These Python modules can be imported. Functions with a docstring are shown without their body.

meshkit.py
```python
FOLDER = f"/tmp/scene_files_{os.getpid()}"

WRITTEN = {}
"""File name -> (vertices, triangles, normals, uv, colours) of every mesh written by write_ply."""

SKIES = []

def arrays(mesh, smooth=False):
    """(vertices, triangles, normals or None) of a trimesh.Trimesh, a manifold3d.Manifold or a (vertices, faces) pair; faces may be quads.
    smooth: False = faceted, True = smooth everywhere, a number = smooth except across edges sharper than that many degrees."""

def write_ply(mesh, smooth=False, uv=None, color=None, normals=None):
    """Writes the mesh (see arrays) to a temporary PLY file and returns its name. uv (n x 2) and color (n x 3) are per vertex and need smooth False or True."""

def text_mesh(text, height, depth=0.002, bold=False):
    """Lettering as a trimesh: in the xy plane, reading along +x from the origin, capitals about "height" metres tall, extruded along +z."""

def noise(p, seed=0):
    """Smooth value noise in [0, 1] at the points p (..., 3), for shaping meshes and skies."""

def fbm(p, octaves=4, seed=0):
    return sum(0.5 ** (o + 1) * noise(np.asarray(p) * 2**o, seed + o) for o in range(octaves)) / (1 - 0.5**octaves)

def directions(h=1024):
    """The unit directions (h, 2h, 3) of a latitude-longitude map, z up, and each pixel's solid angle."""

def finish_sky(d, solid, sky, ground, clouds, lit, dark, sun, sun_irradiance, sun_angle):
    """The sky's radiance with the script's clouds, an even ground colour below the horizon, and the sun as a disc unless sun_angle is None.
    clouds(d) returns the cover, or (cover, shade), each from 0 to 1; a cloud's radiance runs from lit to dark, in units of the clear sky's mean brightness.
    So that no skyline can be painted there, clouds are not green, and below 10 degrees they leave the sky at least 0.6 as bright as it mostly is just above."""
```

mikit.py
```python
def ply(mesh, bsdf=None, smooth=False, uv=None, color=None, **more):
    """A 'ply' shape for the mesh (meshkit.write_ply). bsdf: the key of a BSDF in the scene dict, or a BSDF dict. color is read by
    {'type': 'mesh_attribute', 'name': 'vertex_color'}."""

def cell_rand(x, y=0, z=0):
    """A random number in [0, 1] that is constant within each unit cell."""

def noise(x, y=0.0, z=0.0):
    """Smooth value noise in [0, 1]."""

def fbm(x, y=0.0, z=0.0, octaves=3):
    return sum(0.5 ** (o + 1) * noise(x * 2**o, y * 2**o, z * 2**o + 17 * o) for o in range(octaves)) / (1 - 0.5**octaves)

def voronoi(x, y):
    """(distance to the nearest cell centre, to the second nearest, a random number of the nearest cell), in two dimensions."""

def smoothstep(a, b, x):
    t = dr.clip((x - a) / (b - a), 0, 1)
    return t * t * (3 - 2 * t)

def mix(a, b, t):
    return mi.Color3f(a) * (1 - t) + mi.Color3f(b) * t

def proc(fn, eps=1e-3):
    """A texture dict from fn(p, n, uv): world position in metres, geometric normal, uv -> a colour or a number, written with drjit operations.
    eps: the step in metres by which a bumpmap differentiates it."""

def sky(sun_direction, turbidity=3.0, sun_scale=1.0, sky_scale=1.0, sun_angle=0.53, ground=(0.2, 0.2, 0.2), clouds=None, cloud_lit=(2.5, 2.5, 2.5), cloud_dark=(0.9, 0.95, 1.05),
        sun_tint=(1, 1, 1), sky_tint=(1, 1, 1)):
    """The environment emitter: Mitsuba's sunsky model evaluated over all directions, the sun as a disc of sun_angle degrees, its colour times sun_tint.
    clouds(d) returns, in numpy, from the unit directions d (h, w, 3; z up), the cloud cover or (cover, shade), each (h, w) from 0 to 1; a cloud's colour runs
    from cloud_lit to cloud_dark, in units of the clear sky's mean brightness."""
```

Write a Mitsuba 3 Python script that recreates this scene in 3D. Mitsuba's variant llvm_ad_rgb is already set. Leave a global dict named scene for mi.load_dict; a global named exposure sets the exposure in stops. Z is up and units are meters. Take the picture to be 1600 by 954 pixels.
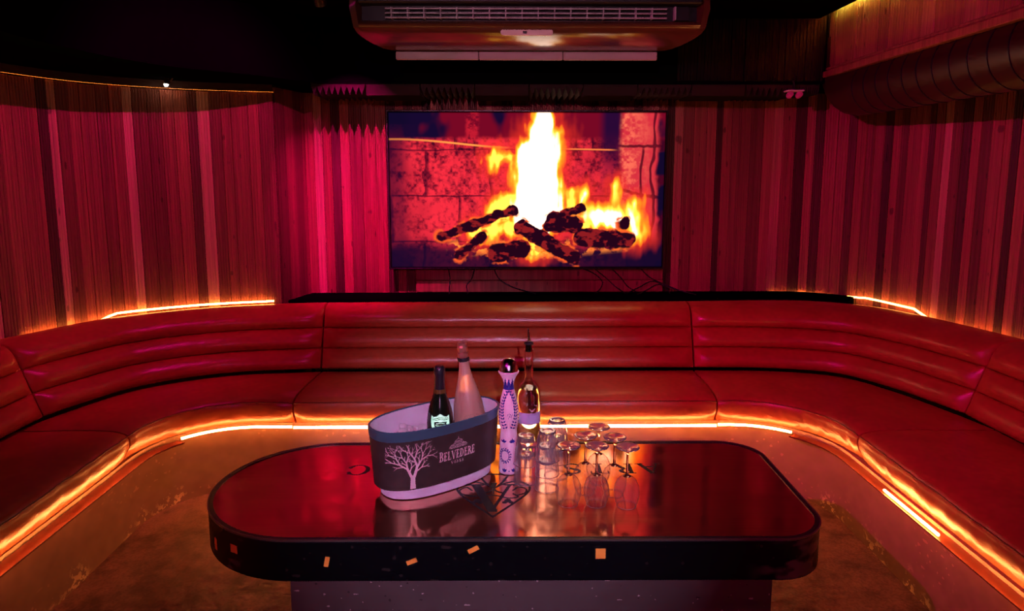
import math, random
import numpy as np, trimesh, drjit as dr, mitsuba as mi, mikit, meshkit
from shapely.geometry import Polygon, LineString, Point, box as sbox
from shapely.ops import unary_union
from shapely import affinity
from mikit import proc, noise, fbm, cell_rand, smoothstep, mix

T = mi.ScalarTransform4f
random.seed(7)
rng = np.random.default_rng(11)
scene, labels = {}, {}

# ------------------------------------------------------------------ camera, exposure
exposure = 0.0
F, CX, CY, W, H = 1067.0, 800.0, 420.5, 1600, 954
EYE = np.array([0.0, 0.0, 1.52])
PITCH, YAW = math.atan((CY - 272) / F), math.atan(15 / F)
FWD = np.array([math.sin(YAW) * math.cos(PITCH), math.cos(YAW) * math.cos(PITCH), -math.sin(PITCH)])
scene['camera'] = {'type': 'perspective', 'fov': math.degrees(2 * math.atan(W / 2 / F)), 'fov_axis': 'x', 'near_clip': 0.05, 'far_clip': 50.0,
                   'principal_point_offset_y': (H / 2 - CY) / H,
                   'to_world': T().look_at(origin=EYE.tolist(), target=(EYE + FWD).tolist(), up=[0, 0, 1])}

# ------------------------------------------------------------------ lights (strengths and colours; the lamps themselves are built below)
LED_SEAT = [40.0, 14.5, 3.2]
LED_SIDE = [85.0, 27.0, 6.5]
LED_BACK = [15.0, 5.2, 0.95]
LED_TOP = [1.5, 0.26, 0.02]
LED_COVE = [760.0, 225.0, 22.0]
RED = np.array([1.0, 0.004, 0.30])
RED_LAMPS = [  # position, target, intensity, cone, falloff start
    ((-0.80, 3.16, 2.26), (-0.80, 4.12, 1.24), 26.0, 27, 4),
    ((-0.72, 2.72, 2.26), (-1.78, 3.45, 1.45), 3.8, 43, 28),
    ((-1.15, 0.60, 2.22), (1.92, 3.25, 0.82), 20.0, 25, 13),
    ((-0.20, -1.65, 2.25), (0.05, 3.70, 0.60), 14.0, 19, 9),
]
WASH = [((0.12, -1.80, 2.27), (-0.02, 2.15, 0.60), [24.0, 21.0, 34.0], 10.5, 6.5),
        ((-0.25, -0.35, 2.25), (0.12, 3.40, 2.08), [7.5, 3.3, 4.4], 15, 8)]  # second lamp is unseen, added to brighten the air conditioner
SCREEN = 1.15

# ------------------------------------------------------------------ helpers
def tag(key, label=None, cat=None, group=None, kind=None):
    d = labels.setdefault(key, {})
    for k, v in (('label', label), ('category', cat), ('group', group), ('kind', kind)):
        if v: d[k] = v

def key_of(name):
    if name not in scene and name not in labels: return name
    i = 1
    while f'{name}_{i:03d}' in scene or f'{name}_{i:03d}' in labels: i += 1
    return f'{name}_{i:03d}'

def thing(name, label, cat, group=None):
    k = key_of(name); tag(k, label, cat, group); return k

def struct(name, label=None):
    tag(name, label, None, None, 'structure'); return name

def put(name, mesh, bsdf, smooth=False, label=None, **more):
    k = key_of(name)
    scene[k] = mikit.ply(mesh, bsdf, smooth=smooth, **more)
    if label: tag(k, label)
    return k

def emit(rgb): return {'type': 'area', 'radiance': {'type': 'rgb', 'value': list(map(float, rgb))}}

def cat_(ms): return trimesh.util.concatenate([m for m in ms if m is not None])

def grid(P, cu=False, cv=False):
    P = np.asarray(P, float); nu, nv = P.shape[:2]
    idx = np.arange(nu * nv).reshape(nu, nv)
    if cu: idx = np.vstack([idx, idx[:1]])
    if cv: idx = np.hstack([idx, idx[:, :1]])
    a, b, c, d = idx[:-1, :-1], idx[1:, :-1], idx[1:, 1:], idx[:-1, 1:]
    f = np.concatenate([np.stack([a, b, c], -1).reshape(-1, 3), np.stack([a, c, d], -1).reshape(-1, 3)])
    return trimesh.Trimesh(P.reshape(-1, 3), f, process=False)

def solid(P):
    """Closed loft: P (nu, nv, 3), every row a closed ring; both ends are capped with a fan."""
    m = grid(P, cv=True); nu, nv = P.shape[:2]
    v, f = list(m.vertices), [m.faces]
    for r, flip in ((0, False), (nu - 1, True)):
        c = len(v); v.append(P[r].mean(0)); i = np.arange(nv); j = (i + 1) % nv
        t = np.stack([i + r * nv, j + r * nv, np.full(nv, c)], 1)
        f.append(t[:, ::-1] if flip else t)
    m = trimesh.Trimesh(np.array(v), np.vstack(f), process=False)
    if m.volume < 0: m.invert()
    return m

def closed_ring(P):
    """A loft whose rows and columns both close, like a hoop."""
    m = grid(P, cu=True, cv=True)
    if m.volume < 0: m.invert()
    return m

def bx(x0, x1, y0, y1, z0, z1, bev=0.0):
    if bev:
        b = min(bev, (x1 - x0) / 2.1, (y1 - y0) / 2.1, (z1 - z0) / 2.1)
        pts = []
        for sx, X in ((-1, x0), (1, x1)):
            for sy, Y in ((-1, y0), (1, y1)):
                for sz, Z in ((-1, z0), (1, z1)):
                    pts += [(X - sx * b, Y - sy * b, Z), (X - sx * b, Y, Z - sz * b), (X, Y - sy * b, Z - sz * b)]
        return trimesh.convex.convex_hull(np.array(pts))
    m = trimesh.creation.box((x1 - x0, y1 - y0, z1 - z0)); m.apply_translation(((x0 + x1) / 2, (y0 + y1) / 2, (z0 + z1) / 2)); return m

def extrude(poly, z0, z1):
    ms = []
    for g in getattr(poly, 'geoms', [poly]):
        if g.area > 1e-9:
            m = trimesh.creation.extrude_polygon(g, z1 - z0, engine='earcut'); m.apply_translation((0, 0, z0)); ms.append(m)
    return cat_(ms)

def lathe(profile, n=40, closed=False):
    """profile [(r, z)], turned about z. Open profiles with r > 0 ends stay sheets."""
    pr = np.array(profile, float); a = np.arange(n) * 2 * np.pi / n
    P = np.stack([pr[:, None, 0] * np.cos(a), pr[:, None, 0] * np.sin(a), np.repeat(pr[:, 1:2], n, 1)], -1)
    m = grid(P, cv=True, cu=closed)
    m.merge_vertices(); m.update_faces(m.nondegenerate_faces()); m.remove_unreferenced_vertices()
    if m.is_watertight and m.volume < 0: m.invert()
    return m

def tube(pts, r, n=8):
    p = np.asarray(pts, float); t = np.gradient(p, axis=0); t /= np.linalg.norm(t, axis=1, keepdims=True)
    ref = np.where(np.abs(t[:, 2:]) < 0.9, [0, 0, 1.0], [1.0, 0, 0])
    a = np.cross(t, ref); a /= np.linalg.norm(a, axis=1, keepdims=True); b = np.cross(t, a)
    an = np.arange(n) * 2 * np.pi / n
    r = np.broadcast_to(r, (len(p),))
    return solid(p[:, None] + r[:, None, None] * (np.cos(an)[None, :, None] * a[:, None] + np.sin(an)[None, :, None] * b[:, None]))

def smooth_curve(pts, n=60):
    """Catmull-Rom through the points, resampled evenly by length."""
    p = np.asarray(pts, float); q = np.vstack([2 * p[0] - p[1], p, 2 * p[-1] - p[-2]]); out = []
    for i in range(1, len(q) - 2):
        t = np.linspace(0, 1, 24, endpoint=False)[:, None]; a, b, c, d = q[i - 1], q[i], q[i + 1], q[i + 2]
        out.append(0.5 * (2 * b + (c - a) * t + (2 * a - 5 * b + 4 * c - d) * t**2 + (3 * b - a - 3 * c + d) * t**3))
    return resample(np.vstack(out + [p[-1:]]), n)

def resample(p, n):
    s = np.r_[0, np.cumsum(np.linalg.norm(np.diff(p, axis=0), axis=1))]
    x = np.linspace(0, s[-1], n)
    return np.stack([np.interp(x, s, p[:, k]) for k in range(p.shape[1])], 1)

def at(poly_pts, s):
    p = np.asarray(poly_pts, float); L = np.r_[0, np.cumsum(np.linalg.norm(np.diff(p, axis=0), axis=1))]
    return np.stack([np.interp(s, L, p[:, k]) for k in range(p.shape[1])], -1)

def length(p): return np.linalg.norm(np.diff(np.asarray(p, float), axis=0), axis=1).sum()

def arc(c, r, a0, a1, n=14):
    a = np.radians(np.linspace(a0, a1, n)); return np.stack([c[0] + r * np.cos(a), c[1] + r * np.sin(a)], 1)

# ------------------------------------------------------------------ materials
def rgb(*c): return {'type': 'rgb', 'value': list(c)}

def prin(base, rough=0.5, two=True, **k):
    d = {'type': 'principled', 'base_color': base if isinstance(base, dict) else rgb(*base), 'roughness': rough, **k}
    return {'type': 'twosided', 'bsdf': d} if two else d

def wood_fn(p, n, uv):
    tone, seed = uv.x, uv.y * 57.0
    g = noise(p.x * 260 + seed, p.y * 260, p.z * 3.0) * 0.55 + noise(p.x * 70, p.y * 70 + seed, p.z * 1.3) * 0.45
    knot = smoothstep(0.86, 0.93, noise(p.x * 48 + seed, p.y * 48, p.z * 15.0 + seed)) * smoothstep(0.5, 0.6, cell_rand(uv.y * 997))
    g = 0.25 * g + 0.75 * g * (0.72 + 0.5 * noise(p.x * 620 + seed, p.y * 620, p.z * 1.1))
    c = mix([0.055, 0.018, 0.016], [0.33, 0.105, 0.065], smoothstep(0.0, 0.55, tone))
    c = mix(c, [0.60, 0.34, 0.21], smoothstep(0.5, 1.0, tone))
    c = c * (0.55 + 0.95 * g)
    return mix(c, c * 0.35, knot * 0.8)

scene['wood'] = prin(proc(wood_fn), 0.55, specular=0.35)
scene['wood_backing'] = prin((0.03, 0.012, 0.010), 0.8)
scene['black_paint'] = {'type': 'twosided', 'bsdf': {'type': 'diffuse', 'reflectance': rgb(0.0022, 0.0022, 0.0034)}}
scene['dark_slat'] = prin((0.0018, 0.0014, 0.0014), 0.5, specular=0.15)
scene['black_satin'] = prin((0.010, 0.010, 0.013), 0.35)
scene['foam'] = prin((0.032, 0.024, 0.022), 0.9, specular=0.1)

def leather_fn(p, n, uv):
    v = fbm(p.x * 9, p.y * 9, p.z * 9)
    w = noise(p.x * 60, p.y * 60, p.z * 60)
    return mix([0.37, 0.055, 0.022], [0.49, 0.085, 0.034], v) * (0.93 + 0.14 * w)

def leather_bump(p, n, uv):
    a = noise(p.x * 260, p.y * 260, p.z * 260) * 0.00022
    b = fbm(p.x * 26, p.y * 26, p.z * 40) * 0.0016
    return a + b

scene['leather'] = {'type': 'twosided', 'bsdf': {'type': 'bumpmap', 'arbitrary': proc(leather_bump, 0.0015), 'scale': 1.0,
                    'bsdf': {'type': 'principled', 'base_color': proc(leather_fn), 'roughness': 0.31, 'specular': 0.55}}}
scene['piping'] = prin((0.20, 0.030, 0.014), 0.4)

def plinth_fn(p, n, uv):
    v = fbm(p.x * 3.1, p.y * 3.1, p.z * 3.1 + 4)
    f = fbm(p.x * 22, p.y * 22, p.z * 22)
    c = mix([0.22, 0.098, 0.066], [0.44, 0.225, 0.155], v * 0.7 + f * 0.4)
    chips = smoothstep(0.53, 0.58, fbm(p.x * 70, p.y * 70, p.z * 55)) * smoothstep(0.50, 0.62, noise(p.x * 6.4 + 1.7, p.y * 6.4 + 0.6, 1.0)) * smoothstep(0.13, 0.02, p.z + 0.1 * noise(p.x * 19, p.y * 19, 2.0))
    specks = smoothstep(0.80, 0.86, noise(p.x * 70, p.y * 70, p.z * 70)) * smoothstep(0.5, 0.7, noise(p.x * 5, p.y * 5, p.z * 5))
    return mix(mix(c, c * 1.6, specks), [0.95, 0.66, 0.36], chips)

scene['plinth'] = prin(proc(plinth_fn), 0.42, specular=0.5)

def floor_fn(p, n, uv):
    v = fbm(p.x * 2.3, p.y * 2.3, 1.0)
    f = fbm(p.x * 17, p.y * 17, 3.0)
    g = noise(p.x * 150, p.y * 150, 3.0)
    c = mix([0.095, 0.036, 0.030], [0.30, 0.120, 0.095], smoothstep(0.25, 0.8, v * 0.55 + f * 0.5))
    return c * (0.8 + 0.4 * g)

scene['floor_mat'] = {'type': 'twosided', 'bsdf': {'type': 'bumpmap', 'arbitrary': proc(lambda p, n, uv: fbm(p.x * 55, p.y * 55, 1.0) * 0.004 + fbm(p.x * 9, p.y * 9, 1.0) * 0.012, 0.003), 'scale': 1.0,
                      'bsdf': {'type': 'principled', 'base_color': proc(floor_fn), 'roughness': 0.6, 'specular': 0.4}}}

def copper_fn(p, n, uv):
    s = noise(p.x * 7, p.y * 320, 2.0) * 0.10 + fbm(p.x * 6, p.y * 14, 2.0) * 0.22
    return mix([0.60, 0.215, 0.13], [0.80, 0.34, 0.21], s * 2.5)

def copper_rough(p, n, uv):
    sm = fbm(p.x * 5 + 3, p.y * 11, 7.0)
    return 0.085 + 0.11 * smoothstep(0.35, 0.75, sm)

scene['copper'] = {'type': 'twosided', 'bsdf': {'type': 'principled', 'base_color': proc(copper_fn), 'roughness': proc(copper_rough), 'metallic': 0.97, 'specular': 0.5}}

def apron_fn(p, n, uv):
    scuff = smoothstep(0.52, 0.66, fbm(p.x * 13, p.y * 13, p.z * 21)) * smoothstep(0.55, 0.80, dr.abs(p.x - 0.02) / 0.95) * smoothstep(0.66, 0.80, dr.abs(p.x))
    dot = smoothstep(0.86, 0.9, noise(p.x * 60, p.y * 60, p.z * 60)) * 0.5
    return mix([0.0018, 0.0018, 0.0030], [0.085, 0.06, 0.048], dr.clip(scuff + dot * 0.4, 0, 1))

scene['apron'] = prin(proc(apron_fn), 0.45, specular=0.12)
scene['edge_trim'] = prin((0.16, 0.12, 0.10), 0.3, metallic=0.7)

def pedestal_fn(p, n, uv):
    v = fbm(p.x * 5, p.y * 5, p.z * 5)
    spots = smoothstep(0.86, 0.90, noise(p.x * 75, p.y * 75, p.z * 75))
    lights = smoothstep(0.90, 0.93, noise(p.x * 80 + 9, p.y * 80, p.z * 80))
    return mix(mix(mix([0.060, 0.036, 0.036], [0.090, 0.056, 0.054], v), [0.02, 0.012, 0.012], spots * 0.7), [0.35, 0.25, 0.25], lights)

scene['pedestal_mat'] = prin(proc(pedestal_fn), 0.55)
scene['ink'] = prin((0.012, 0.006, 0.006), 0.5)
scene['tape'] = prin((0.85, 0.36, 0.05), 0.45)
scene['glass'] = {'type': 'dielectric', 'int_ior': 1.5, 'ext_ior': 1.0}
scene['thin_glass'] = {'type': 'thindielectric', 'int_ior': 1.5, 'ext_ior': 1.0}
scene['chrome'] = {'type': 'twosided', 'bsdf': {'type': 'roughconductor', 'material': 'Al', 'alpha': 0.08}}
scene['white_plastic'] = prin((0.80, 0.76, 0.80), 0.35)

# ------------------------------------------------------------------ plan of the room
LEFT = np.vstack([[(-2.34, -0.3), (-2.33, 1.6), (-2.31, 2.3)], smooth_curve([(-2.31, 2.3), (-2.27, 2.68), (-2.18, 3.06), (-2.01, 3.42), (-1.66, 3.67), (-1.24, 3.80)], 40)[1:]])
RIGHT = np.vstack([smooth_curve([(1.56, 4.13), (1.86, 4.07), (2.08, 3.90), (2.19, 3.55), (2.27, 3.15), (2.33, 2.7), (2.37, 2.2)], 46), [(2.39, 1.4), (2.40, -0.3)]])
BACK = np.array([(-1.16, 4.10), (1.56, 4.13)])
RETURN = np.array([(-1.235, 3.815), (-1.16, 4.10)])
WALL_TOP = 1.955

st = struct('floor', 'worn brown concrete floor between table and bench')
scene[st] = mikit.ply(bx(-2.6, 2.6, -2.0, 4.3, -0.06, 0.0), 'floor_mat')

def backing(name, pts, side, t=0.03, z0=0.0, z1=2.45):
    """The wall behind the planks: a slab along the plan line, on the side away from the room."""
    line = np.asarray(pts, float); d = np.gradient(line, axis=0); d /= np.linalg.norm(d, axis=1, keepdims=True)
    nrm = np.stack([-d[:, 1], d[:, 0]], 1) * side
    P = [np.stack([np.r_[a, z] for a in arr]) for arr, z in ((line + nrm * 0.018, z0), (line + nrm * 0.018, z1), (line + nrm * (0.018 + t), z1), (line + nrm * (0.018 + t), z0))]
    put(name, solid(np.stack(P, 1)), 'wood_backing')

def plank_mesh(line, s0, s1, z0, z1, side, proud, reeds):
    """One fluted plank following the plan line from s0 to s1: rounded reeds with grooves between."""
    ss, dd = [], []
    for r in range(reeds):
        a, b = s0 + (s1 - s0) * r / reeds, s0 + (s1 - s0) * (r + 1) / reeds
        g = 0.0006 if r else 0.0004
        ss += [a + g, a + g + 0.0026, b - 0.0032]; dd += [0.0, 0.0022, 0.0022]
    ss.append(s1 - 0.0011); dd.append(0.0)
    ss = np.array(ss); dd = np.array(dd) + proud
    c = at(line, ss); e = at(line, np.clip(ss + 0.01, 0, length(line))) - at(line, np.clip(ss - 0.01, 0, None)); e /= np.linalg.norm(e, axis=1, keepdims=True)
    nrm = np.stack([-e[:, 1], e[:, 0]], 1) * -side
    front, back = c + nrm * dd[:, None], c - nrm * 0.016
    n = len(ss)
    ring = np.vstack([front, back[::-1]])
    v = np.vstack([np.c_[ring, np.full(2 * n, z)] for z in (z0, z1)])
    i = np.arange(2 * n); j = (i + 1) % (2 * n)
    f = [np.stack([i, j, j + 2 * n], 1), np.stack([i, j + 2 * n, i + 2 * n], 1)]
    k = np.arange(n - 1); b0, b1 = 2 * n - 1 - k, 2 * n - 2 - k
    for o, fl in ((0, 1), (2 * n, -1)):
        f += [np.stack([k + o, b0 + o, b1 + o], 1)[:, ::fl], np.stack([k + o, b1 + o, k + 1 + o], 1)[:, ::fl]]
    return trimesh.Trimesh(v, np.vstack(f), process=False)

def planks(holder, line, side, z0, z1, tones, wmin=0.05, wmax=0.11, pname='plank', reed=0.0135, start=0.0, jitter=0.004, mat='wood'):
    L = length(line); s = start; i = 0
    while s < L - 0.02:
        t = tones(s, i); w = t[1] if isinstance(t, tuple) else rng.uniform(wmin, wmax); tone = t[0] if isinstance(t, tuple) else t
        e = min(s + w, L)
        if L - e < 0.03: e = L
        m = plank_mesh(line, s, e, z0, z1 + rng.uniform(-0.006, 0.0), side, rng.uniform(0, jitter), max(2, round((e - s) / reed)))
        put(f'{holder}__{pname}', m, mat, uv=np.tile([tone, rng.uniform()], (len(m.vertices), 1)))
        s = e; i += 1

def right_tone(s, i):
    """(tone, width): middling red boards with narrow pale and dark ones between, in an uneven run."""
    tone, w = ((0.40, 0.060), (0.84, 0.045), (0.33, 0.055), (0.14, 0.050), (0.55, 0.045), (0.24, 0.060), (0.38, 0.072), (0.46, 0.05), (0.10, 0.042))[i % 9]
    if i % 18 == 10: tone = 0.30
    return float(np.clip(tone + rng.normal(0, 0.06), 0.06, 1.0)), w * float(rng.uniform(0.8, 1.3))

def left_tone(s, i):
    tone, w = ((0.36, 0.075), (0.45, 0.052), (0.15, 0.046), (0.90, 0.050), (0.28, 0.060), (0.40, 0.055))[i % 6]
    if i % 12 == 8: tone = 0.38
    return float(np.clip(tone + rng.normal(0, 0.05), 0.06, 1.0)), w * float(rng.uniform(0.8, 1.25))

struct('wall_left', 'curved wall of fluted wooden planks left of the screen'); struct('wall_right', 'curved wall of fluted wooden planks right of the screen')
struct('wall_back', 'wall of fluted wooden planks behind the screen'); struct('wall_front'); struct('wall_return', 'short dark planked return beside the back wall')
backing('wall_left__backing', LEFT, 1); planks('wall_left', LEFT, 1, 0.74, WALL_TOP, left_tone)
backing('wall_return__backing', RETURN, 1); planks('wall_return', RETURN, 1, 0.74, 1.99, lambda s, i: (0.16 + 0.1 * (i % 2), 0.085))
backing('wall_back__backing', BACK, 1); planks('wall_back', BACK, 1, 0.74, 1.99, right_tone)
backing('wall_right__backing', RIGHT, 1); planks('wall_right', RIGHT, 1, 0.74, 1.99, right_tone)
scene['wall_front'] = mikit.ply(bx(-2.6, 2.6, -2.06, -2.0, 0, 2.5), 'black_paint')
for nm, x0, x1 in (('wall_left__far_side', -2.62, -2.56), ('wall_right__far_side', 2.56, 2.62)):
    put(nm, bx(x0, x1, -2.0, -0.2, 0, 2.5), 'black_paint')

# boards under the screen, grain lying flat
for k, (z0, z1, tone) in enumerate(((0.815, 0.885, 0.42), (0.888, 0.965, 0.34))):
    m = bx(-0.52, 0.97, 4.070, 4.100, z0, z1, 0.003)
    put('wall_back__board', m, 'wood', uv=np.tile([tone, 0.3 * k], (len(m.vertices), 1)))

# ------------------------------------------------------------------ ceiling: raised tray in the middle, soffits left and behind, bulkhead on the right
struct('ceiling', 'black painted ceiling with a raised middle')
scene['ceiling'] = mikit.ply(bx(-2.6, 2.6, -2.0, 4.3, 2.46, 2.52), 'black_paint')
room = sbox(-2.56, -2.0, 2.56, 4.25)
tray = Polygon(np.vstack([[(1.72, -2.0), (1.72, 3.74)], [(-0.95, 3.74)], smooth_curve([(-0.95, 3.74), (-1.20, 3.42), (-1.46, 3.18), (-1.60, 2.9), (-1.68, 2.5)], 16), [(-1.72, -2.0)]]))
soff = room.difference(tray).difference(sbox(1.72, -2.0, 2.7, 3.72))
put('ceiling__soffit', extrude(soff, 2.0, 2.46), 'black_paint')
put('ceiling__soffit_lip', extrude(tray.buffer(0.022).difference(tray).intersection(sbox(-2.5, -2, 1.7, 4.3)), 1.995, 2.012), 'black_paint')
put('ceiling__upper_panel', bx(-1.6, 1.660, -1.9, 3.70, 2.325, 2.350), 'black_paint')
put('ceiling__duct_recess', bx(1.80, 2.56, -2.0, 3.72, 2.24, 2.46), 'black_paint')

struct('wall_bulkhead', 'wood planked bulkhead lit from above at upper right')
scene_line = np.array([(1.735, 3.742), (1.735, 0.2)])
backing('wall_bulkhead__backing', scene_line, 1, 0.03, 2.03, 2.46)
planks('wall_bulkhead', scene_line, 1, 2.075, 2.45, lambda s, i: float(np.clip(0.45 + rng.normal(0, 0.12), 0.2, 0.8)), 0.06, 0.13, reed=0.02)
for k, (z0, z1, d) in enumerate(((2.030, 2.062, 0.022), (2.064, 2.080, 0.013))):
    m = bx(1.735 - d, 1.765, 0.2, 3.738, z0, z1, 0.004)
    put('wall_bulkhead__rail', m, 'wood', uv=np.tile([0.46 - 0.08 * k, 0.2 * k], (len(m.vertices), 1)))
struct('wall_upper', 'dark fluted slats above the back soffit')
planks('wall_upper', np.array([(0.93, 3.738), (1.72, 3.738)]), 1, 2.012, 2.395, lambda s, i: (0.22 + 0.08 * (i % 3), 0.036), pname='slat', reed=0.036, jitter=0.012, mat='dark_slat')

# ------------------------------------------------------------------ acoustic foam under the back soffit
def foam_tile(x0, y0, w, d, h, along_x):
    n = 9; prof = [(0, 0)]
    for k in range(n): prof += [((k + 0.5) / n, -1.0), ((k + 1) / n, -0.28)]
    prof = np.array(prof); prof[0, 1] = -0.28
    u = np.r_[prof[:, 0], 1, 0]; z = np.r_[prof[:, 1] * h, 0, 0]
    if along_x: P = np.stack([np.stack([np.full(len(u), x), y0 + u * d, 2.0 + z], 1) for x in (x0, x0 + w)])
    else: P = np.stack([np.stack([x0 + u * w, np.full(len(u), y), 2.0 + z], 1) for y in (y0, y0 + d)])
    v = P.reshape(-1, 3); k = len(u)
    poly = Polygon(np.c_[u, z * 5]); m = grid(P, cv=True)
    tv, tf = trimesh.creation.triangulate_polygon(Polygon(np.c_[u, z]), engine='earcut')
    order = [int(np.argmin(np.abs(np.c_[u, z] - q).sum(1))) for q in tv]
    tf = np.array(order)[tf]
    m = trimesh.Trimesh(v, np.vstack([m.faces, tf, tf[:, ::-1] + k]), process=False)
    m.fix_normals(); return m

for i in range(9):
    x0 = -1.02 + i * 0.291
    name = ('far left end, in the dark' if i == 0 else f'')
    where = ['leftmost, in the dark', 'second from the left end', 'left of the screen top', 'above the left part of the screen', 'just left of the screen centre',
             'above the screen centre', 'right of the screen centre', 'above the right edge of the screen', 'right of the screen, in the dark'][i]
    k = thing('acoustic_foam_tile', f'wedge acoustic foam tile under the back soffit, {where}', 'foam tile', 'wedge foam tiles under the back soffit')
    scene[k] = mikit.ply(foam_tile(x0 + 0.003, 3.745, 0.285, 0.30, 0.062, i % 2 == 1), 'foam')
k = thing('acoustic_foam_tile', 'small wedge foam piece at the right end of the soffit beside the duct', 'foam tile', 'wedge foam tiles under the back soffit')
scene[k] = mikit.ply(foam_tile(1.60, 3.745, 0.105, 0.20, 0.055, False), 'foam')

# ------------------------------------------------------------------ LED strips (real lamps, each a thin tube)
def strip(label, pts, z, r, power, group):
    k = thing('led_strip', label, 'led strip', group)
    p3 = np.c_[pts, np.broadcast_to(z, (len(pts),))]
    scene[k] = mikit.ply(tube(p3, r, 6), 'white_plastic', smooth=True, emitter=emit(power))
    return k

# ------------------------------------------------------------------ the bench: plinth, five cushions, five backrests
fl = np.vstack([[(-1.55, -0.2), (-1.55, 2.74)]]); fr = np.vstack([[(1.475, 2.70), (1.475, -0.2)]])
flc = np.vstack([[(-1.55, 2.75)], arc((-1.17, 2.76), 0.38, 180, 90, 22), [(-1.005, 3.14)]])
fb = np.array([(-0.995, 3.135), (1.025, 3.135)])
frc = np.vstack([[(1.035, 3.14)], arc((1.085, 2.75), 0.39, 90, 0, 22), [(1.475, 2.71)]])
bl = np.array([(-2.07, -0.2), (-2.02, 2.74)]); br = np.array([(2.055, 2.70), (2.085, -0.2)])
blc = smooth_curve([(-2.02, 2.75), (-1.965, 2.95), (-1.80, 3.30), (-1.45, 3.525), (-0.985, 3.60)], 30)
bb = np.array([(-0.975, 3.60), (1.035, 3.595)])
brc = smooth_curve([(1.045, 3.595), (1.45, 3.575), (1.77, 3.47), (1.92, 3.22), (2.01, 2.92), (2.055, 2.71)], 30)
tl = np.array([(-2.30, -0.2), (-2.245, 2.86)]); tr = np.array([(2.295, 2.84), (2.37, -0.2)])
tlc = smooth_curve([(-2.245, 2.87), (-2.17, 3.04), (-1.99, 3.38), (-1.63, 3.64), (-1.24, 3.765), (-0.985, 3.80)], 30)
tb = np.array([(-0.975, 3.80), (1.035, 3.815)])
trc = smooth_curve([(1.045, 3.815), (1.45, 3.845), (1.76, 3.82), (2.02, 3.66), (2.16, 3.38), (2.24, 3.10), (2.295, 2.85)], 30)
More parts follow.
